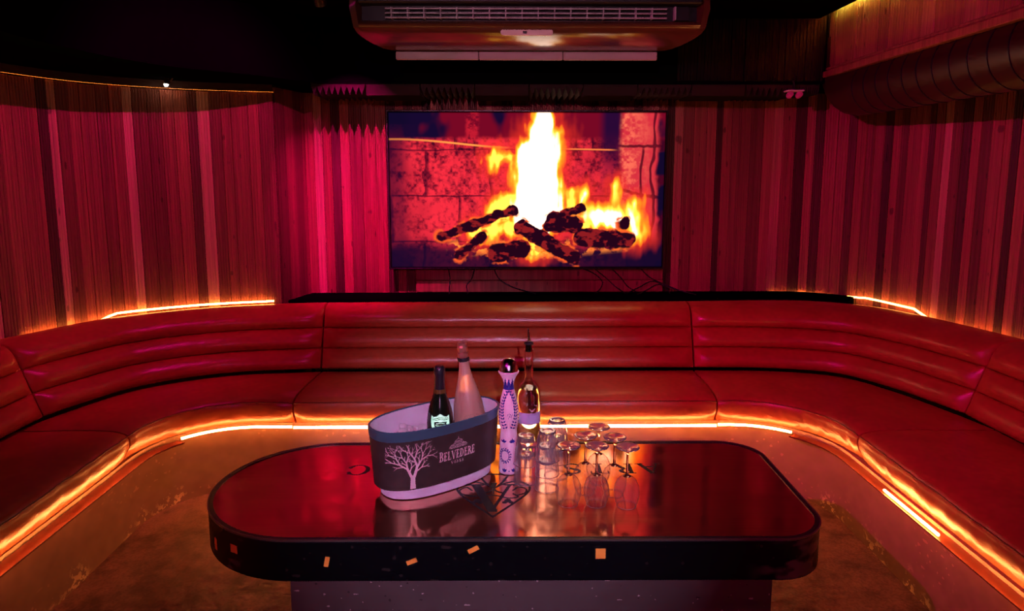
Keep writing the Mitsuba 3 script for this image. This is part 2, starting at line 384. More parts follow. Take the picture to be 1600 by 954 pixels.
# backrest feet follow the seat's back line, with the seams where the photo has them
bl2 = np.array([(-2.07, -0.2), (-1.985, 2.86)]); br2 = np.array([(2.02, 2.84), (2.085, -0.2)])
blc2 = smooth_curve([(-1.985, 2.87), (-1.93, 3.03), (-1.78, 3.31), (-1.45, 3.515), (-0.985, 3.59)], 30)
brc2 = smooth_curve([(1.045, 3.585), (1.45, 3.565), (1.76, 3.46), (1.91, 3.22), (1.98, 3.0), (2.02, 2.85)], 30)
bb2 = np.array([(-0.975, 3.59), (1.035, 3.585)])

front_all = np.vstack([[(-1.585, -0.2), (-1.585, 2.74)], arc((-1.185, 2.80), 0.40, 180, 90, 20), [(1.08, 3.20)], arc((1.10, 2.80), 0.40, 90, 0, 20), [(1.50, -0.2)]])
outer_all = np.vstack([LEFT[:-1], [(-1.2, 3.9)], [(1.3, 4.05)], RIGHT])
n = 160
A, B = resample(front_all, n), resample(np.vstack([bl, blc, bb, brc, br]), n)
pl = solid(np.stack([np.c_[A, np.zeros(n)], np.c_[A, np.full(n, 0.325)], np.c_[B, np.full(n, 0.325)], np.c_[B, np.zeros(n)]], 1))
k = thing('bench_plinth', 'worn plywood plinth under the red curved bench', 'bench base'); scene[k] = mikit.ply(pl, 'plinth', smooth=25)

def cushion(label, front, back, nu, pleat):
    k = thing('seat_cushion', label, 'seat cushion', 'cushions of the red curved bench')
    Fp, Bp = resample(front, nu), resample(back, nu)
    s = np.r_[0, np.cumsum(np.linalg.norm(np.diff(Fp, axis=0), axis=1))]; L = s[-1]
    edge = np.minimum(s, L - s)
    puff = 1 - np.exp(-edge / 0.035)
    prof = [(0.06, 0.336), (0.034, 0.336), (0.020, 0.341), (0.010, 0.354), (0.000, 0.378), (-0.007, 0.405), (-0.008, 0.428), (-0.002, 0.447), (0.011, 0.460), (0.035, 0.469), (0.075, 0.475), (0.14, 0.480), (0.24, 0.482), (0.36, 0.478)]
    nv = len(prof)
    P = np.zeros((nu, nv + 2, 3)); Wd = np.linalg.norm(Bp - Fp, axis=1)
    dirn = (Bp - Fp) / Wd[:, None]
    for j, (d, z) in enumerate(prof):
        dd = np.full(nu, d); zz = np.full(nu, z)
        if z > 0.34: zz = 0.40 + (z - 0.40) * (0.80 + 0.20 * puff); dd = dd + 0.014 * (1 - puff) * (z < 0.47)
        if 3 <= j <= 9:
            wob = meshkit.fbm(np.stack([s * 11, np.full(nu, j * 0.22), np.full(nu, len(label) * 1.7)], -1), 3) - 0.5
            pl_ = meshkit.noise(np.stack([s * 34 + 0.3 * j, np.full(nu, j * 0.10), np.full(nu, 5.0)], -1)) - 0.5
            dd = dd + (wob * 0.010 + pl_ * pleat) * puff
        if j >= 9:
            zz = zz + (meshkit.fbm(np.stack([Fp[:, 0] * 5 + dirn[:, 0] * d * 5, Fp[:, 1] * 5 + dirn[:, 1] * d * 5, np.full(nu, 1.0)], -1), 3) - 0.5) * 0.010 * puff
            if j <= 11: zz = zz + (meshkit.noise(np.stack([s * 34 + 0.3 * j, np.full(nu, j * 0.10), np.full(nu, 5.0)], -1)) - 0.5) * pleat * 0.35 * puff
        P[:, j] = np.c_[Fp + dirn * dd[:, None], zz]
    P[:, nv] = np.c_[Bp, np.full(nu, 0.462)]; P[:, nv + 1] = np.c_[Bp, np.full(nu, 0.336)]
    put(f'{k}__cover', solid(P), 'leather', smooth=50)
    sm = np.c_[P[:, 7, :2] - dirn * 0.0015, P[:, 7, 2] + 0.001]
    put(f'{k}__piping', tube(sm, 0.0032, 6), 'piping', smooth=True)
    return k

cushion('long red leather seat cushion on the left side, nearest the camera', fl, bl, 150, 0.007)
cushion('red leather seat cushion curving round the left corner', flc, blc, 80, 0.003)
cushion('straight red leather seat cushion under the screen, behind the table', fb, bb, 100, 0.002)
cushion('red leather seat cushion curving round the right corner', frc, brc, 80, 0.006)
cushion('long red leather seat cushion on the right side, nearest the camera', fr, br, 150, 0.007)

def backrest(label, foot, top, nu):
    k = thing('backrest_panel', label, 'backrest', 'backrests of the red curved bench')
    Fp, Tp = resample(foot, nu), resample(top, nu)
    s = np.r_[0, np.cumsum(np.linalg.norm(np.diff(Fp, axis=0), axis=1))]; edge = np.minimum(s, s[-1] - s)
    puff = (1 - np.exp(-edge / 0.03))[:, None]
    Dv = Tp - Fp; D = np.linalg.norm(Dv, axis=1, keepdims=True); dirn = Dv / D
    zb, zt, rec = 0.482, 0.795, 0.11
    def base(t): return Fp + dirn * (rec * t), np.full(nu, zb + (zt - zb) * t)
    for r in range(3):
        t0, t1 = r / 3 + 0.004, (r + 1) / 3 - 0.004
        rows = []
        for q in np.linspace(0, 1, 11):
            t = t0 + (t1 - t0) * q
            p, z = base(t); bul = (0.004 + 0.037 * (1 - abs(2 * q - 1) ** 2.3)) * puff
            wob = (meshkit.fbm(np.stack([s * 6, np.full(nu, t * 6), np.full(nu, r + len(label) * 0.7)], -1), 3) - 0.5)[:, None] * 0.007 * puff
            if r == 2 and q > 0.5: # the top roll goes over the crest
                p = p + dirn * (0.02 * ((q - 0.5) * 2) ** 2)
            rows.append(np.c_[p - dirn * (bul + wob), z])
        if r == 2:
            for a, dz in ((0.40, 0.012), (0.75, 0.016), (1.0, 0.010)):
                rows.append(np.c_[Fp + dirn * (rec + 0.02 + (D - rec - 0.02) * a), np.full(nu, zt - 0.002 + dz)])
            rows.append(np.c_[Fp + dirn * D, np.full(nu, zt - 0.06)])
        for t in ((t1, t0) if r < 2 else (t1 - 0.1, t0)):
            p, z = base(t); rows.append(np.c_[p + dirn * 0.03, z])
        put(f'{k}__channel', solid(np.stack(rows, 1)), 'leather', smooth=45)
    rows = []
    for d0, z in ((0.034, 0.484), (0.020 + rec * 0.9, 0.77), (None, 0.74), (None, 0.484)):
        rows.append(np.c_[Fp + dirn * (d0 if d0 is not None else D - 0.01), np.full(nu, z)])
    P = np.stack(rows, 1); P = P[1:-1]
    put(f'{k}__backing', solid(P), 'piping')
    return k

backrest('channelled red leather backrest on the left side, nearest the camera', bl2, tl, 90)
backrest('channelled red leather backrest curving round the left corner', blc2, tlc, 80)
backrest('straight channelled red leather backrest below the screen', bb2, tb, 80)
backrest('channelled red leather backrest curving round the right corner', brc2, trc, 80)
backrest('channelled red leather backrest on the right side, nearest the camera', br2, tr, 90)

# the dark ledge between backrest and wall
n = 120
La = resample(np.vstack([tl + [0.03, 0], tlc + [0.0, -0.03], tb + [0, -0.03], trc + [0, -0.03], tr - [0.03, 0]]), n)
struct('trim_1', 'black ledge on top of the bench back below the screen')
ledge = Polygon(np.vstack([[(-1.2, 3.80)], tb + [0, 0.004], trc[:15] + [0.004, 0.004], RIGHT[11:1:-1] - [0.012, 0.012], [(1.5, 4.10), (-1.145, 4.075), (-1.215, 3.83)]])).buffer(0)
scene['trim_1'] = mikit.ply(extrude(ledge, 0.70, 0.812), 'black_paint')

# strips under the seats: on the plinth's edge, just below the cushions
def inset(line, d, n):
    p = resample(line, n); t = np.gradient(p, axis=0); t /= np.linalg.norm(t, axis=1, keepdims=True)
    return p + np.stack([-t[:, 1], t[:, 0]], 1) * d
G = 'led strips under the bench seat'
def tape(label, line, n, out, z, power):
    """LED tape along the plinth edge; channel and inward aim added to light the cushion."""
    k = thing('led_strip', label, 'led strip', G)
    lo, hi = inset(line, -out, n), inset(line, -out - 0.007, n)
    P = np.stack([np.c_[lo, np.full(n, z)], np.c_[hi, np.full(n, z + 0.006)]], 1); m = grid(P)
    c = inset(line, 0.05, n)[n // 2] - lo[n // 2]
    if m.face_normals[n // 2] @ np.r_[c, 0.02] < 0: m.invert()
    scene[f'{k}__tape'] = mikit.ply(m, 'white_plastic', emitter=emit(power))
    o1, o2 = inset(line, -out - 0.0015, n), inset(line, -out - 0.0075, n); o3 = inset(line, 0.031, n)
    Q = np.stack([np.c_[o1, np.full(n, z - 0.001)], np.c_[o2 + (o2 - o1) * 0.15, np.full(n, z + 0.007)], np.c_[o2 + (o2 - o1) * 0.3, np.full(n, z + 0.0055)], np.c_[o1 + (o1 - o3) * 0.02, np.full(n, z - 0.003)], np.c_[o3, np.full(n, z - 0.003)], np.c_[o3, np.full(n, z - 0.001)]], 1)
    put(f'{k}__channel', solid(Q), 'piping')
    D0, D1 = inset(line, -out + 0.014, n), inset(line, -out + 0.004, n); m = grid(np.stack([np.c_[D0, np.full(n, z - 0.0038)], np.c_[D1, np.full(n, z - 0.0038)]], 1))
    if m.face_normals[n // 2][2] > 0: m.invert()
    scene[f'{k}__added_lower_tape'] = mikit.ply(m, 'white_plastic', emitter=emit(np.array(power) * [0.10, 0.078, 0.11]))  # downward tape added to brighten the plinth and floor
    return k
tape('warm led strip facing up under the left seat cushion', np.vstack([fl, flc[:11]]), 60, 0.024, 0.312, LED_SIDE)
strip('warm led strip glowing under the left corner cushion', inset(flc[10:], -0.004, 40), 0.3280, 0.0065, LED_SEAT, G)
strip('bright warm led strip along the straight cushion behind the table', inset(fb, -0.006, 40), 0.3270, 0.0075, LED_SEAT, G)
strip('warm led strip glowing under the right corner cushion', inset(frc[:-12], -0.004, 40), 0.3280, 0.0065, LED_SEAT, G)
tape('warm led strip facing up under the right seat cushion', np.vstack([frc[-13:], fr]), 60, 0.024, 0.312, LED_SIDE)
p = inset(np.array([(1.475, 2.455), (1.475, 2.125)]), -0.014, 20)
strip('short bare led strip hanging below the right seat cushion', p, 0.322, 0.0055, LED_SEAT, G)
# strips behind the backrests
G = 'led strips behind the bench backs'
wl = LEFT[3:-1] + [0.016, -0.018]; n = 120
p = resample(np.vstack([[(-2.318, -0.1), (-2.308, 1.6), (-2.285, 2.35)], wl[3:]]), n)
z = 0.79 + 0.030 * np.clip((p[:, 0] + 2.02) / 0.05, 0, 1)
strip('warm led strip on the back ledge at the foot of the left curved wall', p, z, 0.0065, LED_BACK, G)
p = resample(np.vstack([RIGHT[2:] - [0.022, 0.012]]), 200); p = p[p[:, 1] > 0.0]
sL = np.arange(len(p)) / len(p)
wob = meshkit.noise(np.stack([sL * 62, sL * 0, sL * 0 + 3], -1))
z = np.where(p[:, 1] > 3.88, 0.8015 + 0.024 * (wob - 0.5), np.where(p[:, 1] > 3.46, 0.816, 0.774))
strip('warm led strip on the back ledge at the foot of the right curved wall', p, np.convolve(np.pad(z, 2, mode='edge'), np.ones(5) / 5, 'valid'), 0.0065, LED_BACK, G)
# strip on top of the left wall, and in the cove over the bulkhead
p = resample(LEFT[1:], 110) + [0.008, -0.008]
strip('thin dim led strip along the top edge of the left curved wall', p, 1.957, 0.0011, LED_TOP, None)
k = thing('led_strip', 'warm led strip in the ceiling slot above the wooden bulkhead', 'led strip')
m = grid(np.array([[(1.668, y, 2.410), (1.671, y, 2.396)] for y in np.linspace(0.4, 3.66, 30)]))
if m.face_normals[5][0] < 0: m.invert()
scene[f'{k}__tape'] = mikit.ply(m, 'white_plastic', emitter=emit(LED_COVE))
put(f'{k}__channel', bx(1.650, 1.666, 0.4, 3.66, 2.392, 2.412), 'edge_trim')
put(f'{k}__hanger', bx(1.652, 1.660, 0.4, 3.66, 2.345, 2.395), 'edge_trim')

# ------------------------------------------------------------------ lamps
def can_lamp(pos, tgt, label, glow, size=1.0):
    """A black spotlight can hanging from the ceiling, aimed at its target."""
    k = thing('spotlight', label, 'spotlight')
    d = np.array(tgt, float) - pos; d /= np.linalg.norm(d)
    m = lathe([(0.0, -0.10), (0.024, -0.10), (0.028, -0.095), (0.028, -0.004), (0.024, -0.004), (0.024, -0.03), (0, -0.03)], 20)
    m.apply_scale(size); m.apply_transform(trimesh.geometry.align_vectors([0, 0, 1], d)); m.apply_translation(pos)
    put(f'{k}__can', m, 'black_satin', smooth=35)
    q = np.array(pos) - d * 0.06
    m = trimesh.creation.cylinder(0.023 * size, 0.002, sections=20); m.apply_transform(trimesh.geometry.align_vectors([0, 0, 1], d)); m.apply_translation(np.array(pos) - d * 0.012 * size)
    put(f'{k}__lens', m, 'white_plastic', emitter=emit(glow))
    put(f'{k}__bracket', tube([q, q + [0, 0, (2.325 - q[2]) * 0.5], [q[0], q[1], 2.325]], 0.006, 6), 'black_satin')
    return k

for i, (pos, tgt, w, cone, beam) in enumerate(RED_LAMPS):
    can_lamp(pos, tgt, ['red spotlight on the ceiling left of the air conditioner', 'red spotlight on the ceiling near the left wall', 'red spotlight on the ceiling aimed across at the right wall', 'red spotlight on the ceiling aimed at the middle backrest'][i], RED * 12)
    scene[f'red_light_{i}'] = {'type': 'spot', 'to_world': T().look_at(origin=(np.array(pos) + 0.004 * (np.array(tgt) - pos)).tolist(), target=list(tgt), up=[0, 0, 1]), 'intensity': {'type': 'rgb', 'value': (RED * w).tolist()}, 'cutoff_angle': cone, 'beam_width': beam}
for i, (pos, tgt, col, cone, beam) in enumerate(WASH):
    can_lamp(pos, tgt, ['pale spotlight on the ceiling aimed at the table', 'added dim pink spotlight on the ceiling to brighten the air conditioner'][i], np.array(col) * (1.6 if i == 0 else 5), 2.4)
    scene[f'wash_light_{i}'] = {'type': 'spot', 'to_world': T().look_at(origin=(np.array(pos) + 0.004 * (np.array(tgt) - pos)).tolist(), target=list(tgt), up=[0, 0, 1]), 'intensity': {'type': 'rgb', 'value': col}, 'cutoff_angle': cone, 'beam_width': beam}

k = thing('spotlight', 'tiny bright white lamp on the soffit edge above the left wall', 'spotlight')
m = trimesh.creation.icosphere(2, 0.011); m.apply_translation((-1.700, 3.575, 1.968))
put(f'{k}__bulb', m, 'white_plastic', smooth=True, emitter=emit([30, 20, 14]))
m = lathe([(0, 0.03), (0.014, 0.03), (0.014, 0.0), (0.010, 0.0), (0.010, 0.01), (0, 0.01)], 16); m.apply_translation((-1.696, 3.578, 1.9715))
put(f'{k}__socket', m, 'black_satin', smooth=35)
m = tube([(-1.682, 3.58, 1.985), (-1.668, 3.58, 2.0), (-1.665, 3.578, 2.02)], 0.004, 6); put(f'{k}__clip', m, 'edge_trim')

k = thing('security_camera', 'small white security camera with two pink-lit lenses under the soffit by the duct', 'camera')
m = bx(-0.045, 0.045, -0.03, 0.03, -0.008, 0.0, 0.003); m.apply_translation((1.552, 3.706, 1.962)); put(f'{k}__plate', m, 'white_plastic')
put(f'{k}__neck', tube([(1.552, 3.738, 2.02), (1.552, 3.715, 2.005), (1.552, 3.706, 1.958)], 0.006, 8), 'black_satin')
scene['pink_lit_lens'] = prin((0.75, 0.12, 0.50), 0.3)  # pink light on the lenses is put into their colour
for sx in (-0.024, 0.026):
    m = lathe([(0, -0.02), (0.012, -0.02), (0.016, -0.012), (0.016, 0.014), (0.011, 0.018), (0, 0.018)], 18); m.apply_transform(trimesh.transformations.rotation_matrix(math.radians(70), [1, 0, 0])); m.apply_translation((1.552 + sx, 3.700, 1.938))
    put(f'{k}__lens', m, 'pink_lit_lens', smooth=40)

# ------------------------------------------------------------------ spiral duct on the right
scene['duct_paint'] = prin((0.030, 0.006, 0.006), 0.4)
k = thing('ventilation_duct', 'black spiral ventilation duct below the wooden bulkhead', 'duct')
dx, dz, dr_ = 1.85, 1.950, 0.130
path = [(dx, -0.2, dz)] + [(dx, y, dz) for y in np.arange(0.0, 3.55, 0.11)]
path = np.array(path + [(dx, 3.58 + 0.17 * math.sin(a), dz + 0.17 * (1 - math.cos(a))) for a in np.linspace(0.1, math.pi / 2, 9)] + [(dx, 3.75, 2.235)])
def ring_sweep(path, rad, n=36):
    t = np.gradient(path, axis=0); t /= np.linalg.norm(t, axis=1, keepdims=True)
    a = np.tile([1.0, 0, 0], (len(path), 1)); b = np.cross(t, a); an = np.arange(n) * 2 * np.pi / n
    return path[:, None] + rad * (np.cos(an)[None, :, None] * a[:, None] + np.sin(an)[None, :, None] * b[:, None])
put(f'{k}__pipe', solid(ring_sweep(path, dr_)), 'duct_paint', smooth=40)
for i, y in enumerate(np.arange(0.5, 3.5, 0.105)):
    P = []
    for d, r in ((-0.005, dr_ - 0.004), (-0.0035, dr_ + 0.003), (0.0035, dr_ + 0.003), (0.005, dr_ - 0.004)):
        an = np.arange(36) * 2 * np.pi / 36; P.append(np.stack([dx + r * np.cos(an), np.full(36, y + d) + 0.012 * np.cos(an), dz + r * np.sin(an)], 1))
    put(f'{k}__seam', closed_ring(np.array(P)), 'black_satin', smooth=40)

# ------------------------------------------------------------------ ceiling air conditioner
scene['ac_gloss'] = prin((0.10, 0.032, 0.016), 0.16, clearcoat=0.6, clearcoat_gloss=0.9)
scene['ac_dark'] = prin((0.008, 0.008, 0.014), 0.5)
scene['ac_grey'] = prin((0.45, 0.40, 0.46), 0.45)
scene['ac_flap'] = prin((0.50, 0.40, 0.40), 0.6)
k = thing('air_conditioner', 'wide glossy dark ceiling air conditioner above the screen', 'air conditioner')
# profile towards the camera: (y, z, half width), from the top front edge to the back of the belly
prof = [(3.10, 2.324, 0.745), (3.085, 2.285, 0.755), (3.09, 2.262, 0.757), (3.14, 2.255, 0.757), (3.14, 2.200, 0.757), (3.09, 2.196, 0.757)]
acx = 0.123
def ac_pt(y, z, hw, u): return (acx + hw * u, y, z)
us = np.linspace(-1, 1, 3)
# casing behind everything
sec = []
for y, z, hw in [(3.14, 2.324, 0.74), (3.14, 2.19, 0.74), (3.22, 2.165, 0.722), (3.32, 2.135, 0.685), (3.43, 2.125, 0.635), (3.50, 2.13, 0.635), (3.735, 2.14, 0.63), (3.735, 2.324, 0.70)]:
    sec.append([(acx - hw, y, z), (acx + hw, y, z)])
sec = np.array(sec); put(f'{k}__casing', solid(np.transpose(sec, (1, 0, 2))), 'ac_dark')
# top hood above the outlet
put(f'{k}__hood', bx(acx - 0.745, acx + 0.745, 3.07, 3.16, 2.250, 2.324, 0.006), 'ac_dark')
# the curved glossy belly panel
belly = np.array([(3.105, 2.168, 0.748), (3.115, 2.155, 0.748), (3.15, 2.139, 0.742), (3.21, 2.124, 0.722), (3.28, 2.114, 0.695), (3.36, 2.110, 0.668), (3.425, 2.112, 0.640)])
P = np.array([[(acx + hw * u, y, z) for u in np.linspace(-1, 1, 13)] for y, z, hw in belly])
Q = P + np.array([0, 0.012, 0.016]); ringP = np.concatenate([P, Q[:, ::-1]], 1)
put(f'{k}__front_panel', solid(ringP), 'ac_gloss', smooth=40)
# rounded end cheeks
for sx in (-1, 1):
    ring = []
    for d in (0.0, 0.030):
        ring.append([(acx + sx * (hw + d * (1 - 0.5 * (i / 8))), y - 0.004, z) for i, (y, z, hw) in enumerate([(3.10, 2.324, 0.745), (3.09, 2.30, 0.752), (3.088, 2.23, 0.756), *[tuple(b) for b in belly[1:]]])] + [(acx + sx * (0.64 + d), 3.45, 2.14), (acx + sx * (0.72 + d), 3.45, 2.324)])
    put(f'{k}__end_cheek', solid(np.array(ring)), 'ac_gloss', smooth=40)
# pink rear flap in three lengths
for x0, x1 in ((-0.515, -0.115), (-0.112, 0.295), (0.298, 0.755)):
    m = bx(x0, x1, 3.425, 3.445, 2.070, 2.110, 0.004); put(f'{k}__flap', m, 'ac_flap')
# outlet grille: three long bars and the fins between
put(f'{k}__outlet_back', bx(acx - 0.70, acx + 0.70, 3.130, 3.142, 2.170, 2.255), 'ac_dark')
x0g, x1g = -0.508, 0.720
for z in (2.194, 2.213, 2.232):
    put(f'{k}__grille_bar', bx(x0g, x1g, 3.094, 3.102, z - 0.0025, z + 0.0025), 'ac_grey')
for i in range(17):
    x = -0.478 + i * 0.0708
    m = bx(-0.0022, 0.0022, -0.024, 0.008, 2.189, 2.237); m.apply_transform(trimesh.transformations.rotation_matrix(math.radians(-8 + i * 0.6), [0, 0, 1])); m.apply_translation((x, 3.115, 0))
    put(f'{k}__fin', m, 'ac_grey')
put(f'{k}__fin', bx(0.752, 0.759, 3.09, 3.12, 2.187, 2.242), 'ac_grey')
put(f'{k}__end_vane', bx(0.762, 0.822, 3.11, 3.12, 2.187, 2.237), 'ac_dark')
put(f'{k}__louver', bx(acx - 0.74, acx + 0.74, 3.112, 3.135, 2.166, 2.182, 0.004), 'ac_dark')
# the pale receiver strip on the panel
scene['pale_strip'] = prin((0.88, 0.74, 0.68), 0.5)
rs = sbox(0.006, -0.0125, 0.212, 0.0125).union(Point(0.006, 0).buffer(0.0125, 10)).union(Point(0.212, 0).buffer(0.0125, 10))
def upright(poly, y0, y1, z):
    m = extrude(poly, 0, y1 - y0); m.apply_transform(trimesh.transformations.rotation_matrix(math.pi / 2, [1, 0, 0])); m.apply_translation((0, y1, z)); return m
put(f'{k}__receiver_strip', upright(rs, 3.126, 3.142, 2.140), 'pale_strip', smooth=30, label='pale receiver strip')
put(f'{k}__receiver_window', upright(sbox(0.092, -0.006, 0.110, 0.005), 3.1252, 3.127, 2.140), 'ink')

# ------------------------------------------------------------------ the television and its fire
def seg(u, v, a, b, r):
    ax, ay, bx_, by = a[0], a[1], b[0] - a[0], b[1] - a[1]
    h = dr.clip(((u - ax) * bx_ + (v - ay) * by) / (bx_ * bx_ + by * by), 0, 1)
    return dr.sqrt(dr.square(u - ax - bx_ * h) + dr.square(v - ay - by * h)) - r

def fire_fn(p, n, uv):
    X, Y = uv.x * 1.776, 1 - uv.y      # height 1, Y down
    w1 = fbm(X * 7, Y * 5, 2.0) - 0.5; w2 = fbm(X * 22, Y * 16, 5.0) - 0.5
    # back wall of the hearth: mottled red bricks
    mott = 0.55 * fbm(X * 15, Y * 15, 9.0, 4) + 0.45 * fbm(X * 60, Y * 60, 4.0, 2)
    row = dr.floor(Y * 3.4 + 0.2 + 0.06 * w1); bxp = X * 2.3 + 0.5 * (row - 2 * dr.floor(row / 2)) + 0.2 * w1
    fy = Y * 3.4 + 0.2 + 0.06 * w1 - row; fx = bxp - dr.floor(bxp)
    joint = smoothstep(0.05, 0.015, dr.minimum(fy, fx * 0.7) + 0.02 * w2)
    lit = smoothstep(1.15, 0.45, dr.abs(X - 0.70) + 0.35 * dr.abs(Y - 0.45) + 0.5 * w1)
    left_dark = smoothstep(0.07, 0.16, X + 0.05 * w1)
    top_dark = smoothstep(0.15, 0.19, Y + 0.02 * w1)
    c = mix([0.06, 0.001, 0.012], [0.85, 0.024, 0.045], smoothstep(0.18, 0.66, mott) * lit)
    c = mix(c, [0.028, 0.001, 0.012], joint * 0.75)
    navy = mi.Color3f(0.005, 0.002, 0.020)
    c = mix(c, mix([0.007, 0.002, 0.024], [0.16, 0.002, 0.015], smoothstep(0.45, 0.7, w1 + 0.5 + 0.3 * smoothstep(0.5, 0.9, X))), 1 - top_dark)
    patch = smoothstep(0.055, 0.02, dr.abs(X - 0.535 + 0.02 * w2)) * smoothstep(0.30, 0.1, Y) * smoothstep(0.35, 0.6, mott)
    c = mix(c, [0.60, 0.012, 0.03], patch * 0.8)
    c = mix(c, navy, (1 - left_dark) * (0.55 + 0.45 * smoothstep(0.2, 0.0, dr.abs(Y - 0.05))))
    c = mix(c, navy, smoothstep(0.78, 0.90, Y + 0.08 * w1) * 0.95)
    c = mix(c, [0.02, 0.002, 0.03], smoothstep(1.33, 1.40, X) * smoothstep(1.52, 1.46, X) * (0.5 + 0.5 * smoothstep(0.35, 0.1, Y)) * smoothstep(0.55, 0.4, Y))
    # right column of glowing bricks
    rx = X + 0.03 * w1
    col = smoothstep(1.47, 1.51, rx) * smoothstep(1.75, 1.71, rx + 0.05 * w2)
    crack = smoothstep(0.014, 0.004, dr.abs(Y - 0.215 + 0.02 * w2)) + smoothstep(0.016, 0.004, dr.abs(Y - 0.49 - 0.22 * (X - 1.49) + 0.03 * w2)) + smoothstep(0.012, 0.003, dr.abs(X - 1.625 + 0.05 * w1)) * smoothstep(0.2, 0.25, Y) + smoothstep(0.014, 0.004, dr.abs(X - 1.70 + 0.08 * w1))
    hot = mix([0.62, 0.030, 0.045], [0.95, 0.16, 0.09], smoothstep(0.35, 0.7, mott) * smoothstep(1.72, 1.5, X) + 0.25 * w2)
    c = mix(c, mix(hot, [0.07, 0.002, 0.01], dr.clip(crack, 0, 1) * 0.9), col * smoothstep(0.86, 0.76, Y))
    c = mix(c, navy, smoothstep(1.715, 1.74, rx) * smoothstep(0.45, 0.7, noise(X * 9, Y * 14, 3.0)))
    # streak reflected in the screen glass, painted into the fire picture
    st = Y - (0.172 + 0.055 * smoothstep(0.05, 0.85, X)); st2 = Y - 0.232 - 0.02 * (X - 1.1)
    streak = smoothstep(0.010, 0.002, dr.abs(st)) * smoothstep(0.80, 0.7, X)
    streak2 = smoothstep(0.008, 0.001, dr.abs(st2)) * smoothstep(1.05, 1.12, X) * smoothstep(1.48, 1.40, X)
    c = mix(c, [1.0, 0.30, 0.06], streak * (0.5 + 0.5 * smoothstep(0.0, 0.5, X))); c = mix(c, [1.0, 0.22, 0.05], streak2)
    # flames: distance-like field, hot inside
    wob = 0.055 * w1 + 0.035 * w2
    tongues = 0.085 * (fbm(X * 15, Y * 3.4, 4.0) - 0.5) + 0.04 * (noise(X * 46, Y * 12, 8.0) - 0.5)
    core = seg(X, Y, (0.945, 0.30), (0.945, 0.64), 0.165)
    core = dr.minimum(core, seg(X, Y, (1.00, 0.02), (0.96, 0.26), 0.062))
    core = dr.minimum(core, seg(X, Y, (0.93, 0.12), (0.93, 0.30), 0.05))
    core = dr.minimum(core, seg(X, Y, (1.08, 0.13), (1.06, 0.32), 0.03))
    core = core + wob + tongues
    side = seg(X, Y, (0.66, 0.30), (0.82, 0.27), 0.055)
    side = dr.minimum(side, seg(X, Y, (0.70, 0.66), (0.86, 0.50), 0.075))
    side = dr.minimum(side, seg(X, Y, (0.56, 0.76), (0.80, 0.74), 0.06))
    side = dr.minimum(side, seg(X, Y, (1.18, 0.52), (1.20, 0.66), 0.035))
    side = dr.minimum(side, seg(X, Y, (1.20, 0.70), (1.46, 0.72), 0.05))
    side = dr.minimum(side, seg(X, Y, (0.93, 0.80), (0.95, 0.90), 0.05))
    side = side + 1.5 * wob + tongues
    rf = seg(X, Y, (1.34, 0.66), (1.46, 0.68), 0.085)
    rf = dr.minimum(rf, seg(X, Y, (1.448, 0.47), (1.455, 0.62), 0.014))
    rf = dr.minimum(rf, seg(X, Y, (1.26, 0.52), (1.22, 0.60), 0.012))
    rf = dr.minimum(rf, seg(X, Y, (1.55, 0.62), (1.60, 0.78), 0.045))
    rf = dr.minimum(rf, seg(X, Y, (1.58, 0.58), (1.57, 0.66), 0.022))
    rf = rf + 0.6 * wob + tongues
    fl = dr.minimum(dr.minimum(core, side + 0.015), rf)
    c = mix(c, [0.85, 0.03, 0.015], smoothstep(0.13, 0.0, fl) * 0.75)
    c = mix(c, [1.5, 0.32, 0.012], smoothstep(0.040, 0.0, fl))
    c = mix(c, [2.6, 1.15, 0.10], smoothstep(0.012, -0.03, fl))
    c = mix(c, [3.6, 2.35, 1.75], smoothstep(-0.005, -0.045, dr.minimum(core, rf + 0.012)))
    # logs
    lw = 0.030 * w2 + 0.035 * w1
    lg = seg(X, Y, (0.33, 0.795), (0.80, 0.625), 0.030)
    lg = dr.minimum(lg, seg(X, Y, (0.85, 0.74), (1.19, 0.93), 0.045))
    lg = dr.minimum(lg, seg(X, Y, (1.06, 0.70), (1.18, 0.72), 0.065))
    lg = dr.minimum(lg, seg(X, Y, (1.12, 0.66), (1.24, 0.61), 0.030))
    lg = dr.minimum(lg, seg(X, Y, (1.24, 0.80), (1.54, 0.82), 0.055))
    lg = dr.minimum(lg, seg(X, Y, (0.69, 0.90), (0.84, 0.87), 0.060))
    lg = dr.minimum(lg, seg(X, Y, (0.45, 0.92), (0.60, 0.79), 0.028))
    lg = dr.minimum(lg, seg(X, Y, (1.515, 0.70), (1.52, 0.72), 0.040)) + lw
    bark = mix([0.016, 0.001, 0.008], [0.30, 0.012, 0.014], smoothstep(0.50, 0.68, fbm(X * 20, Y * 32, 4.0)) * 0.8)
    c = mix(c, [0.9, 0.10, 0.02], smoothstep(0.026, 0.004, lg) * smoothstep(0.6, 0.68, Y) * smoothstep(0.40, 0.62, fbm(X * 19, Y * 23, 6.0)))
    c = mix(c, bark, smoothstep(0.006, -0.006, lg))
    # embers below the logs
    em = smoothstep(0.44, 0.60, fbm(X * 26, Y * 30, 1.0)) * smoothstep(0.80, 0.86, Y) * smoothstep(0.97, 0.90, Y + 0.1 * dr.abs(X - 0.9)) * smoothstep(0.35, 0.45, X) * smoothstep(1.62, 1.5, X) * smoothstep(-0.01, 0.02, lg)
    c = mix(c, mix([1.0, 0.08, 0.02], [1.6, 0.5, 0.06], mott), em)
    edge = smoothstep(0.0, 0.012, dr.minimum(dr.minimum(X, 1.776 - X), dr.minimum(Y, 1 - Y)))
    return c * (SCREEN * edge)

